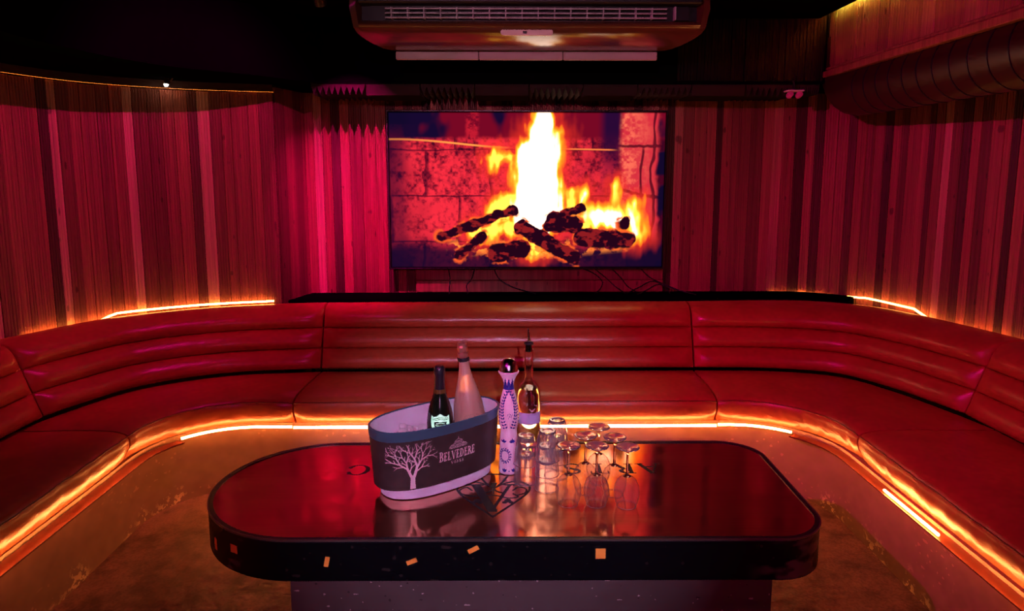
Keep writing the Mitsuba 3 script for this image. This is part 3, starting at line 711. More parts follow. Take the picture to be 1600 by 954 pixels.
k = thing('television', 'large flat screen showing a log fire on the back wall', 'television')
x0, x1, z0, z1 = -0.667, 0.958, 0.963, 1.884
put(f'{k}__housing', bx(x0, x1, 4.014, 4.055, z0, z1, 0.004), 'black_satin')
bz = 0.009
for a in ((x0, x1, z0, z0 + bz), (x0, x1, z1 - bz, z1), (x0, x0 + bz, z0, z1), (x1 - bz, x1, z0, z1)):
    put(f'{k}__bezel', bx(a[0], a[1], 4.006, 4.02, a[2], a[3], 0.002), 'black_satin')
put(f'{k}__wall_mount', bx(-0.15, 0.45, 4.05, 4.098, 1.25, 1.60), 'black_paint')
b = bz
q = np.array([(x0 + b, 4.0125, z0 + b), (x1 - b, 4.0125, z0 + b), (x1 - b, 4.0125, z1 - b), (x0 + b, 4.0125, z1 - b)])
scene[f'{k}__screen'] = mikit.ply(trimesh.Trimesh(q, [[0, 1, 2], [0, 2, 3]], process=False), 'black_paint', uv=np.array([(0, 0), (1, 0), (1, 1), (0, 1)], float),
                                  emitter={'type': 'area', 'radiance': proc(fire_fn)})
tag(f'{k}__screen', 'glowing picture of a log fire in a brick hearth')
# thin cables hanging below the screen
cab = [([(-0.325, 4.045, 0.97), (-0.315, 4.055, 0.90), (-0.318, 4.04, 0.85), (-0.315, 4.0, 0.8155)], 'short black cable hanging under the screen, leftmost'),
       ([(-0.165, 4.045, 0.97), (-0.185, 4.05, 0.90), (-0.215, 4.045, 0.86), (-0.205, 4.01, 0.8155)], 'black cable hanging in a small bend under the screen, second from left'),
       ([(-0.055, 4.045, 0.97), (-0.02, 4.05, 0.90), (0.06, 4.045, 0.85), (0.20, 4.0, 0.8155)], 'black cable sweeping right under the middle of the screen'),
       ([(0.46, 4.045, 0.97), (0.55, 4.045, 0.93), (0.60, 4.045, 0.88), (0.585, 4.03, 0.84), (0.55, 4.0, 0.8155)], 'black cable curling back under the right half of the screen'),
       ([(0.545, 4.050, 0.965), (0.625, 4.06, 0.90), (0.68, 4.05, 0.85), (0.735, 4.01, 0.8155)], 'black cable running down right beside the curling cable'),
       ([(0.645, 4.045, 0.97), (0.715, 4.062, 0.90), (0.755, 4.062, 0.85), (0.81, 4.055, 0.8155)], 'black cable under the screen, left of the tangle'),
       ([(0.82, 4.045, 0.97), (0.88, 4.045, 0.91), (0.96, 4.05, 0.87), (1.10, 4.0, 0.8155)], 'black cable dropping right from the screen corner'),
       ([(0.74, 4.0, 0.8165), (0.82, 4.03, 0.85), (0.90, 4.04, 0.885), (0.96, 4.03, 0.86), (1.0, 3.99, 0.8165)], 'arched black cable in the tangle under the screen corner'),
       ([(0.80, 3.97, 0.8165), (0.86, 3.99, 0.84), (0.93, 4.005, 0.87), (1.02, 3.99, 0.845), (1.14, 3.95, 0.8165)], 'lower arched black cable in the tangle under the screen corner')]
for pts, lb in cab:
    k = thing('cable', lb, 'cable', 'cables under the screen'); scene[k] = mikit.ply(tube(smooth_curve(pts, 24), 0.0034, 6), 'black_satin', smooth=True)
for x, lb in ((-0.43, 'thin black cable going up from the screen top, left'), (-0.345, 'thin black cable going up from the screen top, right')):
    k = thing('cable', lb, 'cable'); scene[k] = mikit.ply(tube(smooth_curve([(x, 4.06, 1.87), (x - 0.006, 4.07, 1.92), (x + 0.004, 4.06, 2.0)], 12), 0.003, 6), 'black_satin', smooth=True)

# ------------------------------------------------------------------ the table
TZ = 0.520
left = arc((-0.585, 2.112), 0.343, 90, 270, 40)
outline = Polygon(np.vstack([left, [(0.72, 1.758)], arc((0.775, 1.915), 0.160, -90, -8, 14), arc((0.79, 2.305), 0.150, 8, 90, 14), [(0.6, 2.456)]]))
k = TB = thing('table', 'low black table with a shiny coppery top and a rounded left end', 'table')
put(f'{k}__top', extrude(outline.buffer(-0.014), 0.49, TZ), 'copper', label='shiny reddish copper top')
put(f'{k}__apron', extrude(outline.difference(outline.buffer(-0.02)), 0.400, TZ - 0.001), 'apron', smooth=30, label='black scuffed apron')
put(f'{k}__underside', extrude(outline.buffer(-0.02), 0.47, 0.489), 'black_paint')
put(f'{k}__rim', extrude(outline.buffer(0.0015).difference(outline.buffer(-0.0145)), TZ - 0.005, TZ + 0.0025), 'black_satin', smooth=30)
put(f'{k}__rim_edge', extrude(outline.buffer(0.0025).difference(outline.buffer(-0.0015)), TZ - 0.002, TZ + 0.0032), 'edge_trim', smooth=30)
put(f'{k}__pedestal', bx(-0.622, 0.795, 1.86, 2.37, 0.0, 0.475), 'pedestal_mat', label='grey speckled pedestal')
for (x, z, w, h, a) in ((0.270, 0.480, 0.028, 0.030, 0), (-0.082, 0.493, 0.032, 0.013, 28), (-0.253, 0.458, 0.030, 0.013, 22), (-0.488, 0.458, 0.013, 0.030, -12)):
    m = bx(-w / 2, w / 2, -0.0012, 0.0, -h / 2, h / 2); m.apply_transform(trimesh.transformations.rotation_matrix(math.radians(-a), [0, 1, 0]))
    yf = 1.7585 if x > -0.55 else 1.76
    yf = 1.769 - (x + 0.585) * (0.011 / 1.305)
    m.apply_translation((x, yf - 0.0002, z)); put(f'{k}__tape_patch', m, 'tape', label='small torn yellow tape patch')
for ang, z, w, h in ((222, 0.449, 0.017, 0.036), (239, 0.470, 0.028, 0.024)):
    m = bx(-w / 2, w / 2, -0.0012, 0.0, -h / 2, h / 2); c = np.array([-0.585 + 0.3436 * math.cos(math.radians(ang)), 2.112 + 0.3436 * math.sin(math.radians(ang)), z])
    m.apply_transform(trimesh.transformations.rotation_matrix(math.radians(ang - 270), [0, 0, 1])); m.apply_translation(c); put(f'{k}__tape_patch', m, 'tape', label='small torn yellow tape patch')

# serif lettering from strokes: letters in a unit box (cap height 1)
def bar(x0, y0, x1, y1, w): return LineString([(x0, y0), (x1, y1)]).buffer(w / 2, cap_style=2)
def serif(x, y, w, t=0.05): return sbox(x - w / 2, y - t / 2, x + w / 2, y + t / 2)
def ring(cx, cy, rx, ry, t_side, t_top, a0=None, a1=None):
    o = affinity.scale(Point(cx, cy).buffer(1, 24), rx, ry); i = affinity.scale(Point(cx, cy).buffer(1, 24), rx - t_side, ry - t_top); return o.difference(i)
def letter(c):
    S, thin = 0.16, 0.06
    stem = lambda x: [sbox(x - S / 2, 0, x + S / 2, 1), serif(x, 0.025, 0.34), serif(x, 0.975, 0.34)]
    if c == 'A': return unary_union([bar(0.10, 0.0, 0.42, 1.0, thin), bar(0.42, 1.0, 0.78, 0.0, S), bar(0.22, 0.33, 0.62, 0.33, thin), serif(0.10, 0.025, 0.26), serif(0.78, 0.025, 0.32), sbox(0.34, 0.94, 0.46, 1.0)]), 0.90
    if c == 'V': return unary_union([bar(0.12, 1.0, 0.48, 0.0, S), bar(0.48, 0.0, 0.80, 1.0, thin), serif(0.12, 0.975, 0.32), serif(0.80, 0.975, 0.26)]), 0.92
    if c == 'E': return unary_union(stem(0.18) + [sbox(0.18, 0, 0.62, 0.05), sbox(0.18, 0.95, 0.60, 1), sbox(0.18, 0.47, 0.48, 0.53), sbox(0.57, 0, 0.62, 0.22), sbox(0.55, 0.78, 0.60, 1), sbox(0.45, 0.40, 0.49, 0.60)]), 0.70
    if c == 'L': return unary_union(stem(0.18) + [sbox(0.18, 0, 0.60, 0.05), sbox(0.55, 0, 0.60, 0.24)]), 0.66
    if c in 'BRD':
        g = stem(0.18)
        if c == 'D': g.append(ring(0.25, 0.5, 0.50, 0.5, S, 0.05).intersection(sbox(0.18, 0, 1, 1))); return unary_union(g), 0.86
        g.append(ring(0.28, 0.755, 0.34, 0.245, S, 0.05).intersection(sbox(0.18, 0.4, 1, 1)))
        if c == 'B': g.append(ring(0.28, 0.26, 0.38, 0.26, S, 0.05).intersection(sbox(0.18, 0, 1, 0.6)))
        else: g += [bar(0.40, 0.52, 0.72, 0.0, S), serif(0.76, 0.025, 0.2)]
        return unary_union(g), 0.80 if c == 'R' else 0.74
    if c == 'C': return unary_union([ring(0.46, 0.5, 0.44, 0.51, S, 0.05).difference(Polygon([(0.46, 0.5), (1.2, 0.95), (1.2, 0.10)])), sbox(0.74, 0.68, 0.79, 0.92)]), 0.88
    if c == 'O': return ring(0.46, 0.5, 0.44, 0.51, S, 0.05), 0.94
    if c == 'T': return unary_union([sbox(0.36 - S / 2, 0, 0.36 + S / 2, 1), serif(0.36, 0.025, 0.34), sbox(0.02, 0.95, 0.70, 1), sbox(0.02, 0.76, 0.07, 1), sbox(0.65, 0.76, 0.70, 1)]), 0.74
    if c == 'K': return unary_union(stem(0.18) + [bar(0.22, 0.42, 0.62, 0.98, thin), bar(0.36, 0.60, 0.74, 0.0, S), serif(0.64, 0.975, 0.24), serif(0.76, 0.025, 0.26)]), 0.84
    if c == 'S':
        t = np.linspace(0, 1, 40); path = np.r_[np.stack([0.32 + 0.24 * np.cos(np.radians(40 + 230 * t)), 0.74 + 0.235 * np.sin(np.radians(40 + 230 * t))], 1), np.stack([0.32 + 0.26 * np.cos(np.radians(90 - 230 * t)), 0.26 + 0.245 * np.sin(np.radians(90 - 230 * t))], 1)]
        return unary_union([LineString(path).buffer(0.05), bar(0.14, 0.66, 0.52, 0.36, 0.14), sbox(0.50, 0.74, 0.55, 0.95), sbox(0.06, 0.05, 0.11, 0.28)]), 0.66

def decal(poly, seg=None):
    """Flat triangulated sheet (x, y) of a polygon, edges cut to at most seg."""
    out = []
    for g in getattr(poly, 'geoms', [poly]):
        if g.area < 1e-9: continue
        if seg: g = g.segmentize(seg)
        v, f = trimesh.creation.triangulate_polygon(g, engine='earcut'); out.append(trimesh.Trimesh(np.c_[v, np.zeros(len(v))], f, process=False))
    m = cat_(out)
    if seg:
        v, f = trimesh.remesh.subdivide_to_size(m.vertices, m.faces, seg, max_iter=12); m = trimesh.Trimesh(v, f, process=False)
    return m

def flat_print(poly, z, th=0.0004):
    return extrude(poly, z, z + th)

# letters set upside down as seen from the camera: they are read from the far side
for c, xr in (('A', 0.545), ('R', 0.452), ('T', 0.362), ('S', 0.268), ('C', -0.452)):
    poly, wdt = letter(c)
    poly = affinity.scale(poly, 0.092, 0.078, origin=(0, 0)); poly = affinity.rotate(poly, 180, origin=(0, 0)); poly = affinity.translate(poly, xr, 2.262)
    put(f'{TB}__letter', flat_print(poly, TZ), 'ink', label=f'black serif letter {c} printed upside down')
# the spade with an A inside, point towards the camera
ex, ey, es = -0.030, 2.045, 0.125
tt = np.linspace(0, 1, 30)
half = smooth_curve([(0.0, 0.28), (0.28, 0.52), (0.66, 0.62), (0.94, 0.36), (0.90, 0.02), (0.56, -0.46), (0.0, -1.12)], 60)
heart = Polygon(np.vstack([half, half[::-1] * [-1, 1]])).buffer(0)
sp = [heart.difference(heart.buffer(-0.060))]
sp += [affinity.scale(affinity.translate(affinity.rotate(affinity.scale(letter('A')[0], 1.05, 1.25, origin=(0, 0)), 180, origin=(0, 0)), 0.40, 0.36), 1, 1)]
sp[1] = unary_union([bar(-0.46, 0.42, -0.02, -0.80, 0.22), bar(-0.02, -0.80, 0.42, 0.42, 0.085), serif(-0.46, 0.42, 0.42, 0.06), serif(0.42, 0.42, 0.34, 0.06), sbox(-0.13, -0.86, 0.10, -0.74)])
sp += [LineString(smooth_curve([(-0.10, 0.34), (-0.26, 0.62), (-0.40, 0.98)], 16)).buffer(0.03), LineString(smooth_curve([(0.10, 0.34), (0.26, 0.62), (0.40, 0.98)], 16)).buffer(0.03), sbox(-0.46, 0.95, 0.46, 1.01), Polygon([(-0.09, 0.52), (0.09, 0.52), (0.05, 0.30), (-0.05, 0.30)])]
sp += [LineString(smooth_curve([(-0.55, 0.14), (-0.70, 0.30), (-0.86, 0.16), (-0.80, -0.02), (-0.5, -0.14), (0.0, -0.10), (0.38, -0.24), (0.62, -0.18), (0.50, -0.04)], 60)).buffer(0.024)]
sp += [LineString(smooth_curve([(0.50, 0.14), (0.66, 0.30), (0.84, 0.18), (0.78, -0.02), (0.60, -0.10)], 40)).buffer(0.024)]
sp += [LineString(smooth_curve([(0.0, 0.22), (-0.10, 0.08), (-0.22, 0.02)], 12)).buffer(0.026), LineString(smooth_curve([(0.0, 0.22), (0.10, 0.08), (0.22, 0.02)], 12)).buffer(0.026), bar(0, 0.2, 0, -0.02, 0.03)]
for cx_ in (-0.40, 0.36): sp += [Point(cx_, -0.36).buffer(0.085, 6), Point(cx_ - 0.08, -0.44).buffer(0.06, 6), Point(cx_ + 0.08, -0.44).buffer(0.06, 6)]
for cx_ in (-0.62, 0.62): sp += [LineString([(cx_ - 0.1, 0.40), (cx_, 0.46), (cx_ + 0.1, 0.36)]).buffer(0.03)]
emb = affinity.translate(affinity.scale(unary_union(sp), es, es * 1.12, origin=(0, 0)), ex, ey)
put(f'{TB}__emblem', flat_print(emb, TZ), 'ink', label='black spade emblem with a large letter A and scrolls')

# ------------------------------------------------------------------ the ice bucket
BC, BA = np.array([-0.217, 2.151]), 0.637
bu, bv = np.array([math.cos(BA), math.sin(BA)]), np.array([-math.sin(BA), math.cos(BA)])
def sup(a, b, z, n=72, e=2.45):
    t = np.arange(n) * 2 * np.pi / n; c, s = np.cos(t), np.sin(t)
    x, y = a * np.sign(c) * np.abs(c) ** (2 / e), b * np.sign(s) * np.abs(s) ** (2 / e)
    p = BC + x[:, None] * bu + y[:, None] * bv
    return np.c_[p, np.full(n, z)]
def body_ab(z):
    t = (z - 0.556) / (0.747 - 0.556); return 0.217 + 0.014 * t, 0.103 + 0.009 * t
scene['wrap'] = prin(proc(lambda p, n, uv: mix([0.030, 0.018, 0.018], [0.050, 0.031, 0.030], fbm(p.x * 30, p.y * 30, p.z * 30))), 0.42)
scene['steel_blue'] = prin((0.10, 0.20, 0.30), 0.25, metallic=0.6)
scene['liner'] = prin((0.78, 0.68, 0.80), 0.4)
scene['print_pale'] = prin((0.82, 0.66, 0.68), 0.5)
k = BK = thing('ice_bucket', 'dark oval ice bucket with a pale tree print holding two bottles', 'ice bucket')
rows = [sup(0.205, 0.092, 0.553), *[sup(body_ab(z)[0], body_ab(z)[1], z) for z in (0.556, 0.562, 0.60, 0.66, 0.716)]]
inner = [sup(body_ab(z)[0] - 0.004, body_ab(z)[1] - 0.004, z) for z in (0.716, 0.60)]
put(f'{k}__wrap', solid(np.array(rows + inner[:1] + [sup(0.20, 0.088, 0.560)])), 'wrap', smooth=40, label='dark printed outer wrap')
z0, z1 = 0.7155, 0.747
put(f'{k}__rim_band', closed_ring(np.array([sup(body_ab(z0)[0] + 0.0012, body_ab(z0)[1] + 0.0012, z0), sup(body_ab(z1)[0] + 0.0015, body_ab(z1)[1] + 0.0015, z1 - 0.002), sup(body_ab(z1)[0] - 0.001, body_ab(z1)[1] - 0.001, z1 + 0.0005), sup(body_ab(z1)[0] - 0.0045, body_ab(z1)[1] - 0.0045, z1 - 0.0005), sup(body_ab(z0)[0] - 0.0045, body_ab(z0)[1] - 0.0045, z0)])), 'steel_blue', smooth=30, label='blue steel rim band')
put(f'{k}__liner', solid(np.array([sup(0.10, 0.04, 0.5625)] + [sup(body_ab(z)[0] - 0.0055, body_ab(z)[1] - 0.0055, z) for z in (0.5635, 0.60, 0.66, 0.72, 0.7445)] + [sup(body_ab(z)[0] - 0.0075, body_ab(z)[1] - 0.0075, z) for z in (0.7445, 0.66, 0.60, 0.572)] + [sup(0.17, 0.066, 0.568)])), 'liner', smooth=30, label='pale lilac inside')
put(f'{k}__foot', solid(np.array([sup(0.188, 0.094, 0.5206), sup(0.196, 0.100, 0.523), sup(0.199, 0.101, 0.552), sup(0.185, 0.09, 0.5535)])), 'liner', smooth=30, label='pale lilac foot')

def on_bucket(poly, off=0.0007, seg=0.008):
    """Wraps a flat drawing (x along the front face from its middle, y = height z) onto the bucket's front."""
    m = decal(poly, seg); xs = m.vertices[:, 0]; zs = m.vertices[:, 1]
    a, b = np.array([body_ab(z) for z in zs]).T
    xx = np.clip(xs, -0.98 * a, 0.98 * a); e = 2.45
    yy = -b * (1 - np.abs(xx / a) ** e) ** (1 / e)
    g = np.stack([np.sign(xx) * np.abs(xx / a) ** (e - 1) / a, -np.abs(yy / b) ** (e - 1) / b], 1); g /= np.linalg.norm(g, axis=1, keepdims=True)
    q = np.stack([xx, yy], 1) + g * off
    v = np.c_[BC + q[:, :1] * bu + q[:, 1:] * bv, zs]
    return trimesh.Trimesh(v, m.faces, process=False)

# the bare tree
tree = []
def branch(x, y, ang, L, w, depth):
    x2, y2 = x + L * math.sin(ang), y + L * math.cos(ang)
    w = w * 1.08; w2 = w * 0.72
    nx, ny = math.cos(ang), -math.sin(ang)
    tree.append(Polygon([(x - nx * w / 2, y - ny * w / 2), (x + nx * w / 2, y + ny * w / 2), (x2 + nx * w2 / 2, y2 + ny * w2 / 2), (x2 - nx * w2 / 2, y2 - ny * w2 / 2)]).buffer(w * 0.06))
    if depth == 0: return
    for da in ((-0.52, 0.38) if depth % 2 else (-0.36, 0.5)):
        branch(x2, y2, ang + da + trng.uniform(-0.12, 0.12), L * trng.uniform(0.74, 0.90), w2 * 0.86, depth - 1)
    if depth > 2: branch(x + 0.55 * (x2 - x), y + 0.55 * (y2 - y), ang + (0.75 if depth % 2 else -0.75), L * 0.6, w * 0.5, depth - 3)
trng = random.Random(5)
tx0 = -0.139
tree.append(Polygon([(tx0 - 0.009, 0.5595), (tx0 + 0.008, 0.5595), (tx0 + 0.0055, 0.60), (tx0 - 0.0075, 0.602)]))
branch(tx0 - 0.0045, 0.598, -0.42, 0.030, 0.0070, 5); branch(tx0 + 0.003, 0.598, 0.26, 0.033, 0.0080, 5)
put(f'{k}__tree_print', on_bucket(unary_union(tree).intersection(sbox(-0.212, 0.5595, -0.062, 0.706))), 'print_pale', label='pale print of a bare branching tree')
# the name and the little palace
def word(text, h, x0, z0, width=None, gap=0.06, big_first=1.0):
    x = 0; out = []
    for i, c in enumerate(text):
        poly, w = letter(c); s = big_first if i == 0 else 1.0
        out.append(affinity.translate(affinity.scale(poly, s, s, origin=(0, 0)), x, 0)); x += w * s + gap
    g = unary_union(out); sx = (width / x) if width else h
    return affinity.translate(affinity.scale(g.buffer(0.022), sx, h, origin=(0, 0)), x0, z0)
put(f'{k}__name_print', on_bucket(word('BELVEDERE', 0.0275, -0.055, 0.628, 0.136, 0.07, 1.15), seg=0.006), 'print_pale', label='pale lettering BELVEDERE')
put(f'{k}__name_print', on_bucket(word('VODKA', 0.0095, -0.012, 0.612, 0.050, 0.5), seg=0.006), 'print_pale', label='small pale lettering VODKA')
pal = [sbox(0.048, 0.6535, 0.112, 0.6548)]
for zz, a, b in ((0.6560, 0.050, 0.110), (0.6610, 0.052, 0.108), (0.6660, 0.061, 0.099), (0.6705, 0.066, 0.094)): pal.append(sbox(a, zz, b, zz + 0.0010))
for xx in np.linspace(0.052, 0.108, 13): pal.append(sbox(xx - 0.0006, 0.656, xx + 0.0006, 0.661))
for xx in np.linspace(0.063, 0.097, 8): pal.append(sbox(xx - 0.0006, 0.661, xx + 0.0006, 0.666))
for xx in np.linspace(0.068, 0.092, 6): pal.append(sbox(xx - 0.0006, 0.666, xx + 0.0006, 0.6705))
pal += [Polygon([(0.064, 0.6712), (0.096, 0.6712), (0.080, 0.679)]).difference(Polygon([(0.068, 0.6718), (0.092, 0.6718), (0.080, 0.6775)])), sbox(0.0793, 0.678, 0.0807, 0.683), Polygon([(0.046, 0.6562), (0.055, 0.664), (0.062, 0.664), (0.062, 0.6632), (0.056, 0.6632), (0.048, 0.6562)]), Polygon([(0.114, 0.6562), (0.105, 0.664), (0.098, 0.664), (0.098, 0.6632), (0.104, 0.6632), (0.112, 0.6562)])]
put(f'{k}__palace_print', on_bucket(affinity.translate(affinity.scale(unary_union(pal), 1.05, 1.2, origin=(0.08, 0.6535)), -0.066, 0.0095), seg=0.006), 'print_pale', label='fine print of a palace front')

# ice
scene['ice'] = prin((0.86, 0.80, 0.86), 0.15, two=False, spec_trans=0.15, eta=1.31)
ms = []
for i in range(210):
    u, v = rng.uniform(-0.195, 0.02), rng.uniform(-0.075, 0.088)
    if (u / 0.205) ** 2 + (v / 0.09) ** 2 > 0.92: continue
    q = BC + u * bu + v * bv
    if np.hypot(*(q - [-0.203, 2.130])) < 0.052: continue
    h = 0.628 + 0.050 * rng.uniform() + 0.034 * math.exp(-((u + 0.075) / 0.06) ** 2)
    m = bx(-0.011, 0.011, -0.009, 0.009, -0.008, 0.008, 0.003); m.apply_transform(trimesh.transformations.random_rotation_matrix(rng.uniform(size=3))); m.apply_translation((q[0], q[1], h)); ms.append(m)
k = 'ice'; scene['ice_cubes'] = mikit.ply(cat_(ms), 'ice'); tag('ice_cubes', 'heap of clear ice in the left end of the oval bucket', 'ice', None, 'stuff')

# ------------------------------------------------------------------ bottles in the bucket
def turn(m, pos, tilt=None):
    if tilt: m.apply_transform(trimesh.transformations.rotation_matrix(tilt[0], tilt[1]))
    m.apply_translation(pos); return m
scene['dark_glass'] = prin((0.006, 0.009, 0.005), 0.10, specular=0.6)
scene['amber_glass'] = prin((0.10, 0.045, 0.012), 0.12)
scene['foil_dark'] = prin((0.012, 0.010, 0.016), 0.32)
k = thing('champagne_bottle', 'black champagne bottle with a glowing green shield label in the ice bucket', 'bottle')
pos = (-0.203, 2.130, 0.585)
put(f'{k}__glass', turn(lathe([(0, 0.004), (0.030, 0), (0.041, 0.004), (0.0428, 0.012), (0.0430, 0.10), (0.0428, 0.140), (0.0408, 0.164), (0.0378, 0.182), (0.0318, 0.203), (0.0240, 0.224), (0.0198, 0.240), (0.0172, 0.258), (0.0160, 0.275), (0.0155, 0.31), (0, 0.31)], 44), pos), 'dark_glass', smooth=40)
put(f'{k}__foil', turn(lathe([(0.0174, 0.252), (0.0182, 0.252), (0.0172, 0.270), (0.0166, 0.296), (0.0186, 0.300), (0.0186, 0.312), (0.0172, 0.322), (0.0120, 0.3275), (0, 0.3285), (0, 0.30), (0.012, 0.296), (0.0158, 0.27)], 32, True), pos), 'foil_dark', smooth=40, label='dark foil capsule on the neck')
put(f'{k}__neck_band', turn(lathe([(0.0205, 0.2395), (0.0213, 0.2395), (0.0180, 0.2525), (0.0172, 0.2525)], 32, True), pos), 'amber_glass', smooth=40)
def on_lathe(poly, R, centre, z0, off, face=-math.pi / 2, seg=0.004):
    """Wraps a flat drawing (x along the girth, y up) around a bottle whose radius at height z is R(z)."""
    m = decal(poly, seg); x, zz = m.vertices[:, 0], m.vertices[:, 1]
    r = np.array([R(z) for z in zz]) + off; a = face + x / np.maximum(r, 0.01)
    return trimesh.Trimesh(np.stack([centre[0] + r * np.cos(a), centre[1] + r * np.sin(a), z0 + zz], 1), m.faces, process=False)
Rd = lambda z: float(np.interp(z, [0, 0.10, 0.140, 0.164, 0.182, 0.203], [0.043, 0.043, 0.0428, 0.0408, 0.0378, 0.0318]))
sh = Polygon(np.vstack([[(-0.030, 0.152), (-0.022, 0.147), (-0.012, 0.150), (0.0, 0.158), (0.012, 0.150), (0.022, 0.147), (0.030, 0.152)], smooth_curve([(0.030, 0.152), (0.032, 0.135), (0.030, 0.115), (0.020, 0.098), (0.0, 0.088)], 14)[1:], smooth_curve([(0.0, 0.088), (-0.020, 0.098), (-0.030, 0.115), (-0.032, 0.135), (-0.030, 0.152)], 14)[1:-1]]))
inn = Polygon([(-0.021, 0.131), (-0.010, 0.133), (0.0, 0.131), (0.010, 0.133), (0.021, 0.131), (0.019, 0.118), (0.011, 0.106), (0.0, 0.100), (-0.011, 0.106), (-0.019, 0.118)])
lines = unary_union([LineString([(-0.0275, 0.1395), (-0.012, 0.138), (0, 0.1415), (0.012, 0.138), (0.0275, 0.1395)]).buffer(0.0008), LineString([(-0.0265, 0.1445), (-0.014, 0.1425), (0, 0.147), (0.014, 0.1425), (0.0265, 0.1445)]).buffer(0.0007)])
face = -math.pi / 2 + 0.10
words_ = unary_union([LineString(smooth_curve([(-0.013, 0.1265), (0.0, 0.1280), (0.013, 0.1265)], 10)).buffer(0.0012), LineString(smooth_curve([(-0.015, 0.1215), (0.0, 0.1195), (0.015, 0.1215)], 10)).buffer(0.0015), LineString(smooth_curve([(-0.010, 0.1150), (0.0, 0.1130), (0.010, 0.1150)], 10)).buffer(0.0012), Point(0, 0.1065).buffer(0.0045, 6)])
dy = 0.022
glow = affinity.translate(sh.difference(inn).difference(lines).union(words_), 0, dy)
put(f'{k}__label', on_lathe(affinity.translate(glow, 0, 0), Rd, pos, pos[2], 0.0009, face), 'white_plastic', emitter=emit([0.15, 0.66, 0.40]), label='glowing green shield label')
put(f'{k}__label_ground', on_lathe(affinity.translate(sh.buffer(0.0012), 0, dy), Rd, pos, pos[2], 0.0005, face), 'foil_dark')

scene['rose_glass'] = prin((0.96, 0.55, 0.40), 0.34, two=False, spec_trans=0.62, eta=1.36)
scene['gold_foil'] = prin((0.90, 0.42, 0.30), 0.28, metallic=0.85)
k = thing('champagne_bottle', 'tall clear rose champagne bottle leaning in the right end of the ice bucket', 'bottle')
pos = (-0.098, 2.198, 0.575); tilt = (-0.093, [0, 1, 0])
put(f'{k}__glass', turn(lathe([(0, 0.012), (0.036, 0.0), (0.050, 0.003), (0.0525, 0.012), (0.0530, 0.11), (0.0520, 0.15), (0.0475, 0.19), (0.0400, 0.225), (0.0310, 0.258), (0.0235, 0.285), (0.0185, 0.310), (0.0165, 0.330), (0.0160, 0.345), (0, 0.345)], 48), pos, tilt), 'rose_glass', smooth=40)
put(f'{k}__collar', turn(lathe([(0.0166, 0.336), (0.0195, 0.336), (0.0200, 0.343), (0.0192, 0.348), (0.0166, 0.348)], 28, True), pos, tilt), 'foil_dark', smooth=30, label='black ring on the neck')
put(f'{k}__foil', turn(lathe([(0.0100, 0.3485), (0.0180, 0.3485), (0.0192, 0.356), (0.0188, 0.362), (0.0150, 0.366), (0.0168, 0.372), (0.0175, 0.382), (0.0150, 0.390), (0.0165, 0.396), (0.0100, 0.401), (0, 0.398), (0, 0.36)], 9), pos, tilt), 'gold_foil', label='crumpled rose gold foil')
put(f'{k}__cork', turn(lathe([(0, 0.29), (0.010, 0.29), (0.0125, 0.334), (0, 0.334)], 20), pos, tilt), 'foil_dark', smooth=40)
Rm = lambda z: float(np.interp(z, [0, 0.11, 0.15, 0.19, 0.225], [0.053, 0.053, 0.052, 0.0475, 0.040]))
crown = unary_union([Polygon([(-0.007, 0.146), (0.007, 0.146), (0.0085, 0.155), (0.004, 0.151), (0.0, 0.158), (-0.004, 0.151), (-0.0085, 0.155)]), sbox(-0.007, 0.1435, 0.007, 0.1452)])
dots = unary_union([Point(x, 0.166 - 9 * x * x).buffer(0.0009, 4) for x in np.linspace(-0.024, 0.024, 11)] + [Point(x, 0.160 - 9 * x * x).buffer(0.0007, 4) for x in np.linspace(-0.028, 0.028, 9)])
def tilted(m):
    m.apply_translation(-np.array(pos)); return turn(m, pos, tilt)
put(f'{k}__crown_print', tilted(on_lathe(crown.union(dots), Rm, pos, pos[2], 0.0006, -math.pi / 2 + 0.25)), 'ink', label='dark crown and dots printed on the glass')
# a row of pale capitals half hidden by the rim
caps = unary_union([affinity.translate(affinity.scale(letter(c)[0], 0.010, 0.013, origin=(0, 0)), -0.030 + 0.0105 * i, 0.120) for i, c in enumerate('LAVERO')][1:2] + [sbox(-0.030 + 0.010 * i, 0.121, -0.0275 + 0.010 * i, 0.131) for i in range(6)])
put(f'{k}__name_print', tilted(on_lathe(caps, Rm, pos, pos[2], 0.0006, -math.pi / 2 + 0.1)), 'print_pale')

# ------------------------------------------------------------------ painted ceramic bottle
scene['ceramic'] = prin((0.82, 0.74, 0.82), 0.16, clearcoat=0.5)
scene['cobalt'] = prin((0.020, 0.022, 0.22), 0.25)
k = thing('ceramic_bottle', 'white ceramic bottle painted with blue leaves and topped by a silver dome', 'bottle')
pos = np.array([0.020, 2.205, TZ + 0.0008])
prof = [(0, 0.0), (0.030, 0.0), (0.0335, 0.003), (0.0335, 0.010), (0.0322, 0.060), (0.0306, 0.105), (0.0290, 0.128), (0.0276, 0.142), (0.0282, 0.152), (0.0312, 0.165), (0.0338, 0.183), (0.0342, 0.203), (0.0322, 0.228), (0.0275, 0.256), (0.0215, 0.279), (0.0180, 0.292), (0.0170, 0.302), (0.0178, 0.312), (0.0225, 0.327), (0.0300, 0.341), (0.0345, 0.347), (0.0352, 0.351), (0.0330, 0.353), (0, 0.353)]
put(f'{k}__body', turn(lathe(prof, 48), pos), 'ceramic', smooth=50)
put(f'{k}__dome', turn(lathe([(0, 0.350), (0.0318, 0.3535), (0.0315, 0.360), (0.0290, 0.372), (0.0230, 0.384), (0.0140, 0.3915), (0.0060, 0.394), (0, 0.3945)], 40), pos), 'chrome', smooth=50, label='polished silver dome cap')
Rc = lambda z: float(np.interp(z, [a[1] for a in prof[2:-2]], [a[0] for a in prof[2:-2]]))
